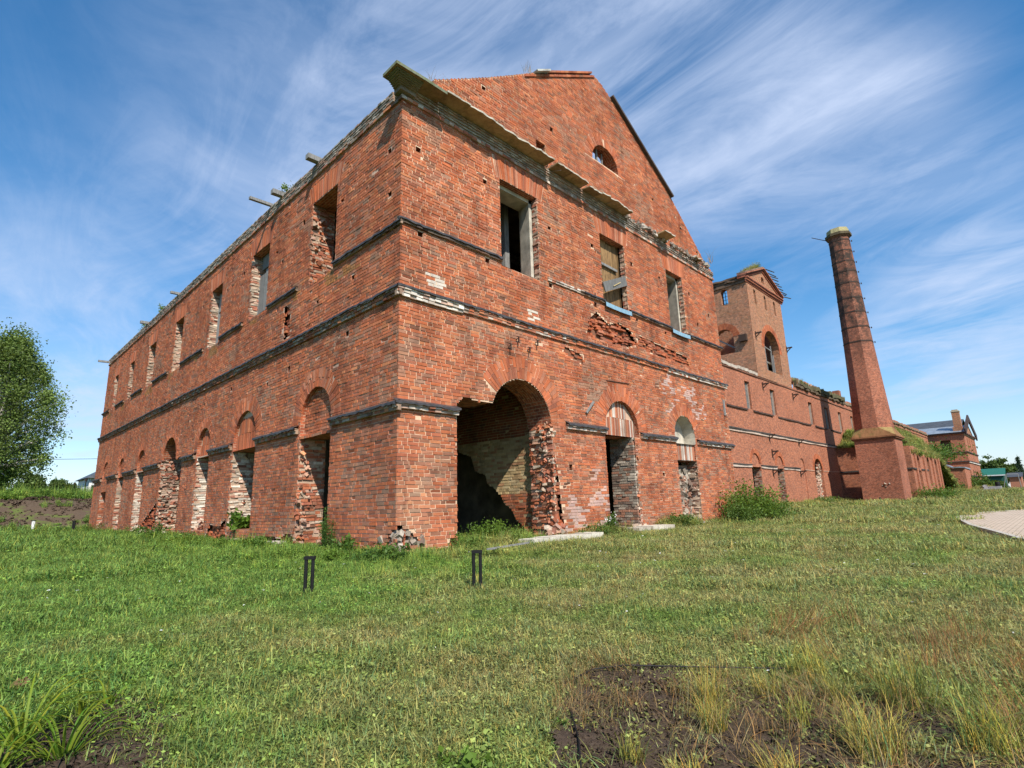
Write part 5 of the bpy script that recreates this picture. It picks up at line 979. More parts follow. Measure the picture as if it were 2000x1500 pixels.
for i, (x, y, h, r, lab) in enumerate(((190, 3.4, 8.6, 2.6, 'broad dark tree behind the green roofed house'), (193, .7, 8.0, 2.3, 'rounded tree right of the broad dark tree'), (196, -1.2, 6.2, 1.6, 'smaller tree at the right end behind the green roof'), (186, 6.2, 7.5, 2.4, 'tree partly hidden by the far pavilion'))):
    tree('garden_tree', x, y, .7, h, (r, r, 1.4, h+.6), M_FARLEAF, M_TRUNK, lab, 'tree', 'trees behind the houses on the right', 4500, .5, .2, 34)
spruce(170, -3.55, .7, 8.2, 1.3, 'dark pointed spruce standing at the right edge of the photo'); 
for i, (x, y, w, h, lab) in enumerate(((150, -7, 3, 2.6, 'hedge bush right of the pink brick shed'), (130, -1.6, 2.2, 1.7, 'bush in front of the green roofed house'), (120, -.6, 1.5, 1.6, 'bush at the foot of the far pavilion'), (200, -9, 6, 4.0, 'broad bush on the horizon at the right edge'), (165, -6, 3, 3.2, 'bush beneath the spruce'))):
    tree('bush', x, y, .7, h, (w, w*.8, .1, h), M_FARLEAF, M_TRUNK, lab, 'bush', 'bushes by the far houses', 2200, .4, .06, 22)
t = empty('swing_frame', (110, -4, .75), 'thin grey A-frame of a garden swing near the brick shed', 'swing')
for a, b in (((110, -3.4, .7), (110, -4.05, 3.3)), ((110, -4.1, .7), (110, -4.05, 3.3)), ((111.5, -5.55, .7), (111.5, -5.4, 3.3))): mb = MB(); mb.tube([a, b], .05, 6); mb.build('leg', M_GREYWOOD, t)
mb = MB(); mb.tube([(110, -4.05, 3.3), (111.5, -5.4, 3.3)], .04, 6); mb.build('crossbar', M_GREYWOOD, t)
t = empty('garden_bench', (105, -5.4, .72), 'low rusty brown bench at the right edge of the lawn', 'bench'); mb = MB(); mb.box(104.6, 105.1, -7.2, -5.0, 1.0, 1.1); mb.build('seat', M_IRON, t)
for y in (-5.1, -6.9): mb = MB(); mb.box(104.65, 105.05, y-.05, y+.05, .5, 1.0); mb.build('leg', M_IRON, t)
M_GREYSTONE = stained('grey_stone', fine=5, lo=.6, hi=1.2)
mb = MB(); blocks(mb, Frame((0, -2.4, 0), (1, 0, 0), (0, -1, 0)), 94.0, 97.5, .6, 1.15, 0, 50, .15, .45, np.array([(.3, .29, .3), (.4, .38, .38), (.22, .2, .2)]), np.ones(3)); tag(mb.build('rubble_heap', M_GREYSTONE), 'heap of grey concrete rubble in front of the far pavilion', 'rubble', kind='stuff')
t = empty('stone_block', (96, -3.2, .7), 'grey block with a black barrel on it beside the rubble heap', 'block'); mb = MB(); mb.box(95.5, 97, -4.1, -2.8, .5, 1.45, (.34, .33, .34)); mb.build('block', M_GREYSTONE, t)
t = empty('black_barrel', (96, -3.8, 1.45), 'black barrel standing on the grey block by the far pavilion', 'barrel'); mb = MB(); mb.tube([(96, -3.75, 1.45), (96, -3.75, 1.62), (96, -3.75, 1.8), (96, -3.75, 2.0)], [.26, .29, .29, .26], 14); mb.build('body', M_BLACK, t); mb = MB(); mb.tube([(96, -3.75, 2.0), (96, -3.75, 2.04)], [.27, .27], 14); mb.build('lid', M_IRON, t)
# ------------------------------------------------------------------ bollard lights
def bollard(x, y, h, label, w=.13, r=.022, white=False, group='short black path lights'):
    z = float(height(x, y))-.02; t = empty('path_light', (x, y, z), label, 'path light', group); d = Vector((cx.x, cx.y, 0)).normalized()
    for s in (-1, 1):
        p = (x+d.x*s*(w/2-r), y+d.y*s*(w/2-r)); mb = MB(); mb.tube([(p[0], p[1], z-.1), (p[0], p[1], z+h)], r, 10); mb.build('post', M_WHITE if white else M_BLACK, t)
    mb = MB(); mb.obox((x, y, z+h+.015), d, Vector((-d.y, d.x, 0)), (0, 0, 1), w/2+.004, r+.004, .02); mb.build('cap', M_BLACK, t)
    mb = MB(); mb.obox((x, y, z+.01), d, Vector((-d.y, d.x, 0)), (0, 0, 1), w/2+.03, .05, .012); mb.build('base_plate', M_BLACK, t)
bollard(-3.56, -3.45, .47, 'left of the two black twin-post lights in front of the mill corner'); bollard(-1.97, -4.81, .5, 'right of the two black twin-post lights, facing the big broken arch')
bollard(-2.64, 37.0, .85, 'white twin-post light at the foot of the earth bank', .2, .06, True); bollard(-1.05, 33.4, .8, 'black twin-post light at the far left end of the mill', .2, .05)
bollard(51.6, 1.5, .6, 'small black twin-post light against the chimney base', .16, .04); bollard(48.9, -2.2, .65, 'small black twin-post light in the grass right of the chimney base', .16, .04)
# ------------------------------------------------------------------ grass
def src_coll(name, specs, mat):
    c = bpy.data.collections.new(name)
    for i, (V, F, C_) in enumerate(specs): o = bpy.data.objects.new('%s_%02d' % (name, i), fast_mesh(name, V, F, mat, C_)); c.objects.link(o)
    return c
def clover(n, R, h, s):
    t = RNG.uniform(0, 6.28, n); r = R*np.sqrt(RNG.random(n)); P = np.stack([r*np.cos(t), r*np.sin(t), RNG.uniform(.3, 1, n)*h], 1); Vs = []; Fs = []; Cs = []
    a = RNG.uniform(0, 6.28, n); tl = RNG.uniform(-.5, .5, (n, 2)); sz = s*RNG.uniform(.6, 1.3, n)
    dx = np.stack([np.cos(a), np.sin(a), tl[:, 0]], 1)*sz[:, None]; dy = np.stack([-np.sin(a), np.cos(a), tl[:, 1]], 1)*(sz*.7)[:, None]
    V = np.stack([P, P+dx*.5+dy*.5, P+dx, P+dx*.5-dy*.5], 1).reshape(-1, 3); return V, np.arange(4*n).reshape(n, 4), RNG.uniform(.5, 1.5, (n, 1))*np.array([[.9, 1.05, .9]])
def join(*p): return merge(p)
def scatter(name, P, rot, scl, idx, coll, kind='stuff', label=None, cat=None):
    me = bpy.data.meshes.new(name); me.vertices.add(len(P)); me.vertices.foreach_set('co', np.asarray(P, np.float32).ravel())
    a = me.attributes.new('rot', 'FLOAT_VECTOR', 'POINT'); a.data.foreach_set('vector', np.asarray(rot, np.float32).ravel()); a = me.attributes.new('scl', 'FLOAT', 'POINT'); a.data.foreach_set('value', np.asarray(scl, np.float32)); a = me.attributes.new('idx', 'INT', 'POINT'); a.data.foreach_set('value', np.asarray(idx, np.int32))
    o = link(name, me); tag(o, label, cat, kind=kind); ng = bpy.data.node_groups.new(name, 'GeometryNodeTree'); ng.interface.new_socket('Geometry', in_out='INPUT', socket_type='NodeSocketGeometry'); ng.interface.new_socket('Geometry', in_out='OUTPUT', socket_type='NodeSocketGeometry')
    N = ng.nodes.new; L = ng.links.new; gi = N('NodeGroupInput'); go = N('NodeGroupOutput'); ip = N('GeometryNodeInstanceOnPoints'); ci = N('GeometryNodeCollectionInfo'); ci.inputs['Collection'].default_value = coll; ci.inputs['Separate Children'].default_value = True; ci.inputs['Reset Children'].default_value = True
    def na(nm, ty): n = N('GeometryNodeInputNamedAttribute'); n.data_type = ty; n.inputs['Name'].default_value = nm; return n.outputs['Attribute']
    ip.inputs['Pick Instance'].default_value = True; L(gi.outputs[0], ip.inputs['Points']); L(ci.outputs[0], ip.inputs['Instance']); L(na('idx', 'INT'), ip.inputs['Instance Index']); L(na('rot', 'FLOAT_VECTOR'), ip.inputs['Rotation']); L(na('scl', 'FLOAT'), ip.inputs['Scale']); L(ip.outputs[0], go.inputs[0])
    mo = o.modifiers.new('scatter', 'NODES'); mo.node_group = ng; return o
# short mown turf
turf = [join(blades(90, .16, h, .006, ln), clover(c, .16, h*.8, .02)) for h, ln, c in ((.05, .7, 70), (.06, .9, 20), (.045, .8, 120), (.07, .8, 30), (.05, 1.2, 90), (.085, .9, 10))]
tuftc = src_coll('turf_source', turf, M_GRASS)
fw_ang = math.atan2(-cb.y, -cb.x)
def polar_points(r0, r1, dens, spread=57):
    s = math.radians(spread); A = s*(r1*r1-r0*r0); n = int(A*dens); r = np.sqrt(RNG.uniform(r0*r0, r1*r1, n)); a = RNG.uniform(-s, s, n)+fw_ang; x = CAM.x+r*np.cos(a); y = CAM.y+r*np.sin(a); return x, y, r
def keep_mask(x, y, soilp=.0):
    k = ~((x > -.12) & (x < 17.7) & (y > -.12) & (y < 35.5)); k &= ~((x > 17.6) & (y > 6.35)); k &= ~((x > 54.3) & (x < 58) & (y > 0) & (y < 3.6)); k &= ~((x > 60) & (x < 93) & (y > -.1)); k &= ~((x > 123) & (y > 1)); k &= ~inside(x, y, PATH)
    for S in (SOIL_R, SOIL_L, SOIL_L2): k &= ~(inside(x+.1*vnoise(x, y, 5, 1), y+.1*vnoise(x, y, 4, 3), S) & (RNG.random(len(x)) > soilp))
    k &= ~((y > 38.1) & (y < 49) & (x < 11) & (vnoise(x, y, .6, 3.)+.4*vnoise(x, y, 2.1, 1.) < .75)); k &= ~((np.hypot(x-CAM.x, y-CAM.y) < .8)); return k
PX = []; 
for r0, r1, dn, sc in ((.8, 4, 560, .8), (4, 7, 400, 1.0), (7, 12, 190, 1.35), (12, 22, 70, 2.1), (22, 45, 18, 3.6), (45, 110, 2.6, 6.5)):
    x, y, r = polar_points(r0, r1, dn, 75 if r0 < 5 else 57); k = keep_mask(x, y, .09); x, y, r = x[k], y[k], r[k]; bare = (vnoise(x, y, 1.6, 4.)+.5*vnoise(x, y, 5.1, 2.) > 1.0) & (RNG.random(len(x)) < .6); x, y = x[~bare], y[~bare]; PX.append(np.stack([x, y, height(x, y)+.0, np.full(len(x), sc)], 1))
PX = np.vstack(PX); n = len(PX); scl = PX[:, 3]*RNG.uniform(.7, 1.3, n)*(1+.25*vnoise(PX[:, 0], PX[:, 1], .7, 6.)); scl = np.where(PX[:, 3] > 3, scl, scl)
rot = np.stack([RNG.normal(0, .08, n), RNG.normal(0, .08, n), RNG.uniform(0, 6.28, n)], 1)
scatter('lawn_grass', PX[:, :3], rot, scl, RNG.integers(0, 6, n), tuftc)
# taller weeds along the walls and on the heaps
def weed(h, n, leafn, R=.14):
    a = blades(n, R, h, .010, .45, (1, 1.05, .95), segs=4); b = blades(max(4, n//5), R*.7, h*1.15, .006, .3, (2.2, 1.9, 1.4), segs=4); c = clover(leafn, R*1.3, h*.75, .045); return join(a, b, c)
herbc = src_coll('herb_source', [join(clover(60, .13, .05, .034), blades(14, .1, .08, .005, .8)), join(clover(30, .09, .04, .042), blades(10, .1, .07, .005, .8, (1.3, 1.15, .8))), join(blades(70, .09, .12, .005, .9, (.8, 1, .75))), join(blades(60, .12, .06, .004, 1.4, (1.9, 1.5, 1.2))), join(clover(90, .16, .035, .022))], M_GRASS)
hx, hy, hr = polar_points(1.2, 6, 26, 70); hx2, hy2, hr2 = polar_points(6, 16, 5); hx3, hy3, _ = polar_points(16, 34, .8); hx = np.concatenate([hx, hx2, hx3]); hy = np.concatenate([hy, hy2, hy3]); k = keep_mask(hx, hy, .25) & (vnoise(hx, hy, 1.9, 7.)+.5*vnoise(hx, hy, 4.7, 2.)+.5*RNG.normal(0, 1, len(hx)) > .0); hx, hy = hx[k], hy[k]; n = len(hx)
hi_ = np.clip(np.floor(2.5+2.2*vnoise(hx, hy, .8, 12.)+RNG.normal(0, 1.1, n)), 0, 4).astype(int)
scatter('lawn_weeds', np.stack([hx, hy, height(hx, hy)+.01], 1), np.stack([RNG.normal(0, .1, n), RNG.normal(0, .1, n), RNG.uniform(0, 6.28, n)], 1), RNG.uniform(.6, 1.35, n)*np.clip(np.hypot(hx-CAM.x, hy-CAM.y)*.12, .75, 2.2), hi_, herbc)
def clod():
    v = np.array([(math.cos(a)*math.cos(b), math.sin(a)*math.cos(b), math.sin(b)) for b in (-.6, .6) for a in np.linspace(0, 2*math.pi, 6)[:-1]]+[(0, 0, 1), (0, 0, -1)])*(1+RNG.normal(0, .2, (12, 1)))*np.array([1, 1, .7])*.02
    f = [(k, (k+1) % 5, 5+(k+1) % 5, 5+k) for k in range(5)]+[(5+k, 5+(k+1) % 5, 10, 10) for k in range(5)]; return v, np.array(f[:5]+[(5, 6, 7, 8), (8, 9, 5, 5)][:1]), np.full((6, 3), 1.0)
clodc = src_coll('clod_source', [clod() for k in range(4)], M_SOIL)
sx = RNG.uniform(-7.3, -2, 60000); sy = RNG.uniform(-11.3, -5.8, 60000); k = (inside(sx, sy, SOIL_R) | inside(sx, sy, SOIL_L)) & (vnoise(sx, sy, 3., 1.)+.8*RNG.random(60000) > .1); sx, sy = sx[k], sy[k]; n = len(sx)
scatter('soil_crumbs', np.stack([sx, sy, height(sx, sy)+.035], 1), RNG.uniform(0, 6, (n, 3)), RNG.uniform(.12, .8, n)**1.6*1.3, RNG.integers(0, 4, n), clodc)
bx_ = RNG.uniform(-22, 9, 5200); by_ = RNG.uniform(38.3, 48.5, 5200); k = RNG.random(5200) < .3+.7*(vnoise(bx_, by_, .9, 5.) > 0); bx_, by_ = bx_[k], by_[k]; n = len(bx_)
scatter('bank_clods', np.stack([bx_, by_, height(bx_, by_)+.02], 1), RNG.uniform(0, 6, (n, 3)), RNG.uniform(1.5, 7, n), RNG.integers(0, 4, n), clodc)
weedc = src_coll('weed_source', [weed(.26, 60, 80), weed(.34, 50, 120), weed(.2, 60, 150), weed(.42, 40, 60), weed(.16, 30, 200)], M_GRASS)
Wp = []
def along(x0, y0, x1, y1, n, wd, sc):
    t = RNG.random(n); q = np.abs(RNG.normal(0, wd, n)); d = np.array([x1-x0, y1-y0]); d /= np.linalg.norm(d); nn = np.array([-d[1], d[0]]); x = x0+(x1-x0)*t+nn[0]*q; y = y0+(y1-y0)*t+nn[1]*q; Wp.append(np.stack([x, y, height(x, y), np.full(n, sc)], 1))
along(17.6, -.15, -.2, -.15, 0, .5, 1)
def strip(x0, x1, y0, y1, n, sc, den=None):
    x = RNG.uniform(x0, x1, n); y = RNG.uniform(y0, y1, n); k = vnoise(x, y, 1.3, 8.)+.6*RNG.random(n) > (.2 if den is None else den); x, y = x[k], y[k]; Wp.append(np.stack([x, y, height(x, y), sc*RNG.uniform(.6, 1.3, len(x))], 1))
strip(-.3, 17.8, -.75, -.12, 400, .62); strip(-.3, 17.8, -1.7, -.7, 420, .55); strip(-1.2, -.12, -1, 35.5, 900, .72); strip(-1.3, -.12, 2, 35.5, 700, 1.1, .75); strip(-2.2, -.6, 4, 20, 260, .9, .7); strip(-2.6, -.2, -1.5, 30, 1500, .8, .55); strip(4.5, 17.6, -1.3, -.3, 260, .85, .6); strip(-2.9, -1.0, -1, 30, 1200, .6); strip(-1.9, .2, -2.4, -.1, 220, .5); strip(-2.9, -.3, -4.0, -1.2, 340, .55); strip(-.6, 3.5, -3.0, -1.0, 240, .75); strip(5, 12, -2.4, -1.2, 160, .6, .5)
strip(1.9, 5.1, -.5, 1.9, 220, .9, -.3); strip(5.5, 8, -.8, -.15, 80, 1.1, -.2); strip(10.2, 12.4, -.8, -.15, 80, 1.2, -.2); strip(17.7, 60, 5.6, 6.45, 900, 1.5, -.1); strip(33, 54, 4.6, 6.0, 500, 1.6, .1); strip(58, 93, -1.1, -.1, 600, 2.0, -.1); strip(50, 54, 3.5, 6.4, 80, 1.4); strip(93, 125, -2, 1.0, 500, 2.4, -.1); strip(-20, 9, 37.4, 38.0, 60, .9)
x = RNG.uniform(60.5, 92, 3600); y = RNG.uniform(.05, 6.3, 3600); Wp.append(np.stack([x, y, hillz(x, y)-.03, RNG.uniform(1.6, 3.0, 3600)], 1))
x = RNG.uniform(48.7, 66, 160); Wp.append(np.stack([x, RNG.uniform(6.4, 7.2, 160), np.full(160, 11.75), RNG.uniform(.8, 1.6, 160)], 1)); x = RNG.uniform(59.9, 60.3, 60); Wp.append(np.stack([x, RNG.uniform(.3, 6.3, 60), np.full(60, 5.8), RNG.uniform(1.5, 2.6, 60)], 1))
x = RNG.uniform(40.5, 47.5, 110); Wp.append(np.stack([x, RNG.uniform(6.6, 7.1, 110), np.interp(x, [40, 44.3, 48.4], [20.0, 22.0, 20.0]), RNG.uniform(.8, 2.2, 110)], 1))
x = RNG.uniform(-20, 9, 420); y = RNG.uniform(38.5, 48, 420); k = vnoise(x, y, .8, 9.) > .25; Wp.append(np.stack([x, y, height(x, y), RNG.uniform(.8, 2.0, 420)], 1)[k])
x = RNG.uniform(-12, 9, 1500); y = RNG.uniform(48.5, 62, 1500); k = vnoise(x, y, .6, 3.) > -.3; Wp.append(np.stack([x, y, height(x, y), RNG.uniform(1.5, 4, 1500)], 1)[k])
W4 = np.vstack(Wp); n = len(W4); kk = ~(((W4[:, 0] > 3.2) & (W4[:, 0] < 6.1) | (W4[:, 0] > 8.2) & (W4[:, 0] < 10.4)) & (W4[:, 1] < -.2) & (W4[:, 1] > -1.6) & (RNG.random(n) < .85)) & ~((W4[:, 0] > 1.72) & (W4[:, 0] < 5.2) & (W4[:, 1] > 2.0) & (W4[:, 1] < 5)); W4 = W4[kk]; n = len(W4)
scatter('tall_weeds', W4[:, :3], np.stack([RNG.normal(0, .12, n), RNG.normal(0, .12, n), RNG.uniform(0, 6.28, n)], 1), W4[:, 3], RNG.integers(0, 5, n), weedc)
# dry stalks and sparse sprouts on the bare bed
dryc = src_coll('dry_source', [blades(n_, .1, h, .0025, ln, c, segs=4) for h, ln, c, n_ in ((.14, 1.0, (1, 1, 1), 26), (.2, .6, (.95, .8, .7), 34), (.08, 1.6, (.9, .8, .7), 26), (.3, .5, (.9, .62, .5), 46))], M_DRY)
x = RNG.uniform(-5.4, -2.2, 900); y = RNG.uniform(-11.2, -8, 900); k = inside(x, y, SOIL_R) & (vnoise(x, y, 2.2, 3.)-1.0*(x < -4.6)+.3*RNG.normal(0, 1, 900) > -.15); x, y = x[k], y[k]
x2 = RNG.uniform(-4, 14, 2200); y2 = RNG.uniform(-13, -3, 2200); k = keep_mask(x2, y2) & (vnoise(x2, y2, .9, 3.)+(-y2-7)*.12 > .25); x = np.concatenate([x, x2[k]]); y = np.concatenate([y, y2[k]]); n = len(x)
x3 = RNG.uniform(-3.6, -1.6, 160); y3 = RNG.uniform(-11, -8.4, 160); k3 = (x3-.6*y3 > 2.35+.25*RNG.normal(0, 1, 160)) & (vnoise(x3, y3, 2.0, 1.) > -.5); nx = len(x); x = np.concatenate([x, x3[k3]]); y = np.concatenate([y, y3[k3]]); n = len(x)
scatter('dry_grass', np.stack([x, y, height(x, y)+.03], 1), np.stack([RNG.normal(0, .3, n), RNG.normal(0, .3, n), RNG.uniform(0, 6.28, n)], 1), RNG.uniform(.5, 1.1, n), np.concatenate([RNG.integers(0, 3, nx), RNG.integers(1, 4, n-nx)]), dryc)
# small white flowers
def daisy():
    V = []; F = []; r = .012
    for k in range(8): a = k*math.pi/4; i = len(V); V += [(0, 0, .06), (r*math.cos(a-.33), r*math.sin(a-.33), .062), (r*1.25*math.cos(a), r*1.25*math.sin(a), .06), (r*math.cos(a+.33), r*math.sin(a+.33), .062)]; F.append((i, i+1, i+2, i+3))
    return np.array(V), np.array(F), np.full((8, 3), .8)
M_PETAL = stained('white_petals', big=False, lo=.9, hi=1.0); fc = src_coll('flower_source', [daisy()], M_PETAL)
x, y, r = polar_points(1.2, 12, 2.6); x2, y2, r2 = polar_points(12, 30, .3); x = np.concatenate([x, x2]); y = np.concatenate([y, y2]); k = keep_mask(x, y) & (vnoise(x, y, 1.0, 5.) > -.1); x, y = x[k], y[k]; n = len(x); d = np.hypot(x-CAM.x, y-CAM.y)
scatter('white_flowers', np.stack([x, y, height(x, y)+.02], 1), np.stack([RNG.normal(.1, .3, n), RNG.normal(0, .3, n), RNG.uniform(0, 6, n)], 1), np.clip(d*.11, .6, 1.7)*RNG.uniform(.7, 1.3, n), np.zeros(n), fc)
# ---- single plants
def tussock(x, y, h, R, n, label, mat=M_GRASS, col=(1.15, 1.1, .75), w=.0035, group='grass tussocks on the bare bed', lean=.8, name='grass_tussock'):
    z = float(height(x, y))+.02; n = int(n*.7); h *= .85; a = blades(n, R, h, w, lean, col, segs=5); b = blades(n//3, R, h*1.1, w*.6, lean*.7, (col[0]*2.2, col[1]*1.5, col[2]*1.3), segs=5); V, F, C_ = merge([a, b]); return tag(link(name, fast_mesh(name, V, F, mat, C_), loc=(x, y, z)), label, 'grass', group)
for (x, y, h, R, n, lab) in ((-3.98, -8.85, .26, .07, 260, 'tall yellow green tussock at the back edge of the bare bed, left of centre'), (-4.22, -8.98, .2, .06, 200, 'tussock just in front of the tallest yellow one'), (-3.62, -9.0, .18, .07, 160, 'sprawling tussock at the back edge of the bed, right of the tall yellow one'), (-3.5, -9.32, .2, .06, 170, 'orange tinted tussock on the right part of the bed edge'),
    (-4.08, -9.6, .3, .1, 240, 'long bladed tussock low in the photo, right of centre'), (-4.72, -8.86, .15, .06, 120, 'small green tussock on the left part of the bed'), (-4.74, -9.12, .14, .07, 140, 'low green tussock near the lower edge of the photo'), (-4.5, -9.38, .17, .07, 170, 'dense green tussock at the lower edge, middle of the bed'),
    (-3.35, -9.6, .34, .13, 300, 'large dry tussock at the right side of the bed'), (-3.72, -9.95, .3, .12, 260, 'green tussock in the lower right corner'), (-3.2, -9.1, .26, .12, 200, 'dry straw coloured tussock right of the bed'), (-3.9, -9.25, .16, .07, 130, 'small tussock in the middle of the bare bed')):
    tussock(x, y, h, R, n, lab)
def lily(x, y, h, label, n=34):
    z = float(height(x, y)); t = empty('daylily', (x, y, z), label, 'plant', 'daylily clumps at the lower left'); V = []; F = []; C_ = []
    for i in range(n):
        a = RNG.uniform(0, 6.28); L_ = h*RNG.uniform(.8, 1.5); o = len(V); w = .0095; el = RNG.uniform(.7, 1.4); yl = RNG.random(); c = (1.3+1.6*yl, 1.6+.1*yl, .7)
        px_, pz = RNG.uniform(0, .03), 0; 
        for k in range(8):
            u = k/7; wd = w*(1-u**3)*.5+.001; pt = Vector((math.cos(a)*px_, math.sin(a)*px_, pz)); s = Vector((-math.sin(a), math.cos(a), 0))*wd; V += [tuple(pt-s+Vector((0, 0, .003))), tuple(pt), tuple(pt+s+Vector((0, 0, .003)))]
            ang = el-u*u*2.3; px_ += math.cos(ang)*L_/7; pz += math.sin(ang)*L_/7
        for k in range(7):
            for j in range(2): F.append((o+3*k+j, o+3*k+j+1, o+3*k+j+4, o+3*k+j+3)); C_.append(c)
    o_ = link('leaves', fast_mesh('leaves', np.array(V), np.array(F), M_LEAF, np.array(C_), smooth=True), t, 'stuff'); o_.location = (0, 0, 0); o_.matrix_parent_inverse = Matrix.Identity(4); return t
lily(-6.48, -6.62, .34, 'tall green daylily at the left edge'); lily(-6.36, -6.92, .28, 'yellowing daylily in front, lower left corner'); lily(-6.22, -6.35, .2, 'smaller daylily behind the yellowing one', 16); lily(-6.08, -6.28, .17, 'smallest upright daylily, right of the others', 12); lily(-6.6, -6.95, .25, 'daylily touching the lower left corner of the photo')
def leafy(x, y, h, R, n, ls, label, cat='weed', mat=M_LEAF, z=None, stems=9, up=.3, asp=.5, flowers=0, group=None, name='weed_clump', tint=(1, 1, 1), col2=None):
    z = float(height(x, y)) if z is None else z; t = empty(name, (x, y, z), label, cat, group); mb = MB(); P = []
    for i in range(stems):
        a = RNG.uniform(0, 6.28); r = R*RNG.random()**.5; hx = h*RNG.uniform(.6, 1.05)*(1-.35*r/R); b = (x+math.cos(a)*r*.4, y+math.sin(a)*r*.4, z); e_ = (x+math.cos(a)*r, y+math.sin(a)*r, z+hx); mid = ((b[0]*2+e_[0])/3, (b[1]*2+e_[1])/3, z+hx*.5); mb.tube([b, mid, e_], [.006+h*.004, .004+h*.003, .002], 5, cap=False)
        m_ = n//stems; u = RNG.random(m_)**.8; q = np.array(b)[None]*(1-u[:, None])+np.array(e_)[None]*u[:, None]; q += RNG.normal(0, 1, (m_, 3))*np.array([1, 1, .5])*R*.16; P.append(q)
    mb.build('stems', M_LEAF, t, 'stuff'); P = np.vstack(P); leaf_mesh('leaves', P, ls*RNG.uniform(.6, 1.4, len(P)), mat, RNG.uniform(.7, 1.3, (len(P), 1))*np.array([tint]), asp, up, t, 'stuff')
    if flowers: Q = P[RNG.choice(len(P), flowers)]; Q = Q[Q[:, 2] > z+h*.45]; leaf_mesh('flowers', Q+np.array([0, 0, .03]), .05, M_PETAL, np.full((len(Q), 3), .8), 1.0, 0, t, 'stuff')
    return t
leafy(16.2, -1.25, 1.8, 1.35, 6400, .10, 'big bright green shrub at the far right corner of the gabled block', 'shrub', stems=34, tint=(1.1, 1.1, .8)); leafy(14.6, -1.3, 1.15, .8, 2200, .09, 'lower weed clump left of the big bright shrub', stems=16); leafy(18.6, -.9, .9, 1.2, 2400, .10, 'weed clump behind the big bright shrub', stems=18)
leafy(-.12, 2.75, 1.25, .28, 1500, .085, 'tall feathery plant growing in the nearest side doorway', 'plant', stems=9, up=-.1, asp=.16, tint=(.85, .95, .95)); leafy(.15, 9.3, .75, .45, 420, .15, 'broad leaved seedling growing on the sill of the second side doorway', 'plant', z=.35, asp=.8, tint=(1.3, 1.3, .8))
leafy(7.15, -.62, .85, .3, 700, .06, 'white flowering weed left of the middle door', 'plant', flowers=90, stems=10); leafy(11.2, -.6, .75, .45, 1100, .08, 'dark leafy weed clump between the two right hand doors', stems=12, tint=(.8, .85, .8)); leafy(6.3, -.55, .55, .5, 1000, .07, 'low leafy weed at the foot of the pier right of the big arch', stems=12)
leafy(-.9, -1.1, .5, .5, 900, .07, 'silvery weed clump at the very corner of the mill', stems=12, tint=(1, 1.05, 1)); leafy(-.55, 1.2, .55, .35, 700, .1, 'nettles left of the mill corner', stems=9, asp=.4, tint=(.8, .9, .75)); leafy(-1.0, 14.6, .45, .6, 800, .1, 'burdock patch by the side wall under the third door', stems=10, asp=.8, tint=(1.3, 1.3, .8))
leafy(-.4, 17.4, .7, .7, 900, .1, 'bush in the wide broken opening of the side wall', stems=12); leafy(-.9, 6.8, .4, .6, 800, .08, 'leafy weeds under the second pier of the side wall', stems=12, tint=(1.15, 1.2, .8)); leafy(1.2, -.9, .55, .4, 700, .07, 'feathery weed left of the big arch', stems=12, asp=.3); leafy(3.6, .9, .5, .8, 1300, .06, 'bright green undergrowth inside the big broken arch', stems=20, tint=(1.2, 1.2, .8), z=.12)
leafy(60, -1.6, 1.7, 2.0, 3400, .16, 'green bush in front of the annex, right of the chimney base', 'shrub', stems=26, tint=(1, 1.05, .8)); leafy(64, -1.3, 1.1, 1.6, 1800, .15, 'lower green bush before the annex slots', 'shrub', stems=18); leafy(90.5, .8, 2.6, 1.5, 1500, .25, 'bush filling the doorway of the small lean-to', 'shrub', stems=14); leafy(48.5, 5.6, .9, 1.6, 1800, .14, 'nettle bed in front of the rubble filled wing arch', stems=20); leafy(97.5, -.2, 3.0, 1.5, 1500, .3, 'tall bush between lean-to and far pavilion', 'shrub', stems=14, z=.7); leafy(119, -.2, 3.4, 1.6, 1500, .35, 'dark bush climbing the front of the far pavilion', 'shrub', stems=14, z=.7)
leafy(88, 2.2, 2.6, 4.0, 4200, .28, 'leafy bush spilling over the right end of the grassy mound', 'shrub', z=5.0, stems=34, tint=(.9, 1, .8)); leafy(51.8, 5.4, .9, .8, 700, .14, 'whitish flowering weed beside the shaded wing wall', 'plant', flowers=120, stems=10)
for (x, y, h, r, lab, tn) in ((-.8, 5.3, .5, .4, 'bushy weed beside the nearest side doorway, on its far side', (1, 1.1, .8)), (-1.3, 10.8, .45, .5, 'yellow green weed clump before the pier past the seedling', (1.3, 1.2, .7)), (-.7, 12.2, .55, .4, 'dark weed at the foot of the pier before the third side door', (.8, .9, .8)), (-1.6, 8.2, .35, .5, 'low pale weed clump out in the grass before the second side door', (1.3, 1.3, 1)), (-.7, 21.0, .7, .6, 'tall weed clump past the wide side opening', (.9, 1, .8)), (-.6, 30.0, .8, .6, 'weed clump near the far end of the side wall', (1, 1.05, .8)), (-1.2, .4, .35, .45, 'spreading weed on the left of the crumbled corner', (1.1, 1.15, .8))): leafy(x, y, h, r, 1100, .06, lab, stems=14, tint=tn, asp=.45)
for (y, h, lab) in ((7.05, .8, 'little birch sapling on the wall top between two beam ends'), (23.4, 1.1, 'sapling on the wall top right of the farthest pair'), (28.1, 1.25, 'leafy sapling farthest left on the wall top')): leafy(.35, y, h, .42, 620, .09, lab, 'sapling', M_BIRCH, z=11.55, stems=7, name='rooftop_sapling', group='saplings growing on the wall top')
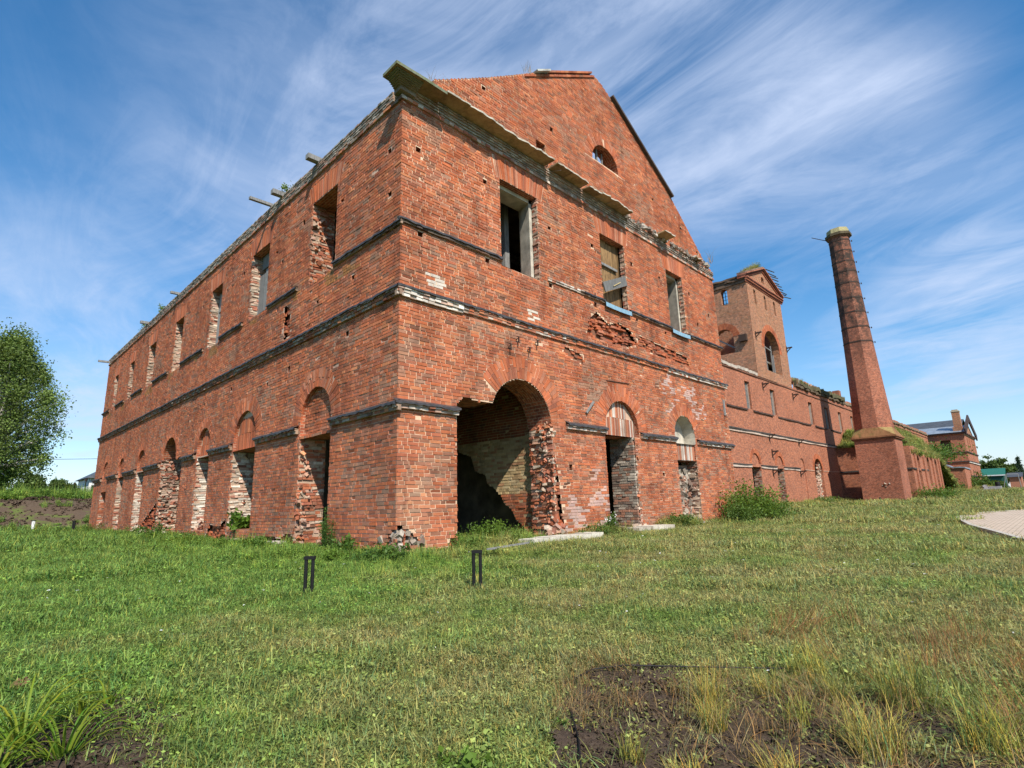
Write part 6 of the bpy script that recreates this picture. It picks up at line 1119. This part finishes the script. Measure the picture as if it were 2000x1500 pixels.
for (x, z, h, lab) in ((.75, 11.85, .5, 'wispy dry weed on the corner cornice slab'), (1.55, 11.8, .75, 'tall wispy weed where the gable meets the cornice'), (5.2, 11.82, .45, 'dry tuft at the end of the long cornice slab'), (2.9, 11.82, .3, 'short grass tuft on the cornice slab'), (17.0, 11.8, .8, 'dry weed at the right end of the gable'), (5.0, 15.1, .4, 'tiny stalks on the gable coping'), (13.9, 11.8, .5, 'tuft on the broken right part of the cornice')):
    V, F, C_ = blades(26, .14, h, .008, .6, (1, .95, .8), segs=4); tag(link('dry_weed', fast_mesh('dry_weed', V, F, M_DRY, C_), loc=(x, -.25 if z < 12 else .1, z)), lab, 'weed', 'dry weeds on the cornice')
# mallow like leaves at the bottom edge and a seedling on the soil
leafy(-5.2, -8.35, .10, .13, 150, .028, 'round leaved seedling at the bottom edge of the photo', 'plant', asp=.95, stems=6, tint=(1.1, 1.15, .8)); leafy(-4.62, -8.4, .07, .04, 40, .022, 'tiny green seedling on the dark soil', 'plant', stems=4, tint=(1, 1.2, .8))
# irrigation hose lying on the bed
mb = MB(); hp = [(-3.8, -8.1), (-4.15, -8.13), (-4.35, -8.25)]; 
mb.tube([(a, b, float(height(a, b))+.06) for a, b in ((-3.2, -9.0), (-3.5, -8.55), (-3.78, -8.2), (-3.95, -8.08), (-4.15, -8.1))], .0045, 6); tag(mb.build('irrigation_hose', M_BLACK), 'black irrigation hose along the back edge of the bare bed', 'hose')
mb = MB(); mb.tube([(a, b, float(height(a, b))+.05) for a, b in ((-4.5, -8.35), (-4.75, -8.6), (-5.05, -8.85), (-5.4, -9.3))], .004, 6); tag(mb.build('irrigation_hose', M_BLACK), 'thin black line running down the left side of the bare bed', 'hose')
mb = MB(); mb.bar((.6, -2.25, .16), (2.1, -1.9, .17), .07, .03); tag(mb.build('old_plank', M_GREYWOOD), 'weathered plank lying in front of the big arch', 'plank')
# dug up turf clods on the left
for (x, y, lab) in ((-6.62, -5.42, 'brown clod of earth in the grass at the left'), (-6.4, -5.5, 'straw coloured clod right of the brown one')):
    mb = MB(); blocks(mb, Frame((0, y, 0), (1, 0, 0), (0, -1, 0)), x-.04, x+.04, -.03, .0, 0, 30, .008, .02, np.array([(.16, .08, .045), (.25, .15, .08)]), np.ones(2)); tag(mb.build('earth_clod', M_STONE), lab, 'clod', kind='stuff')
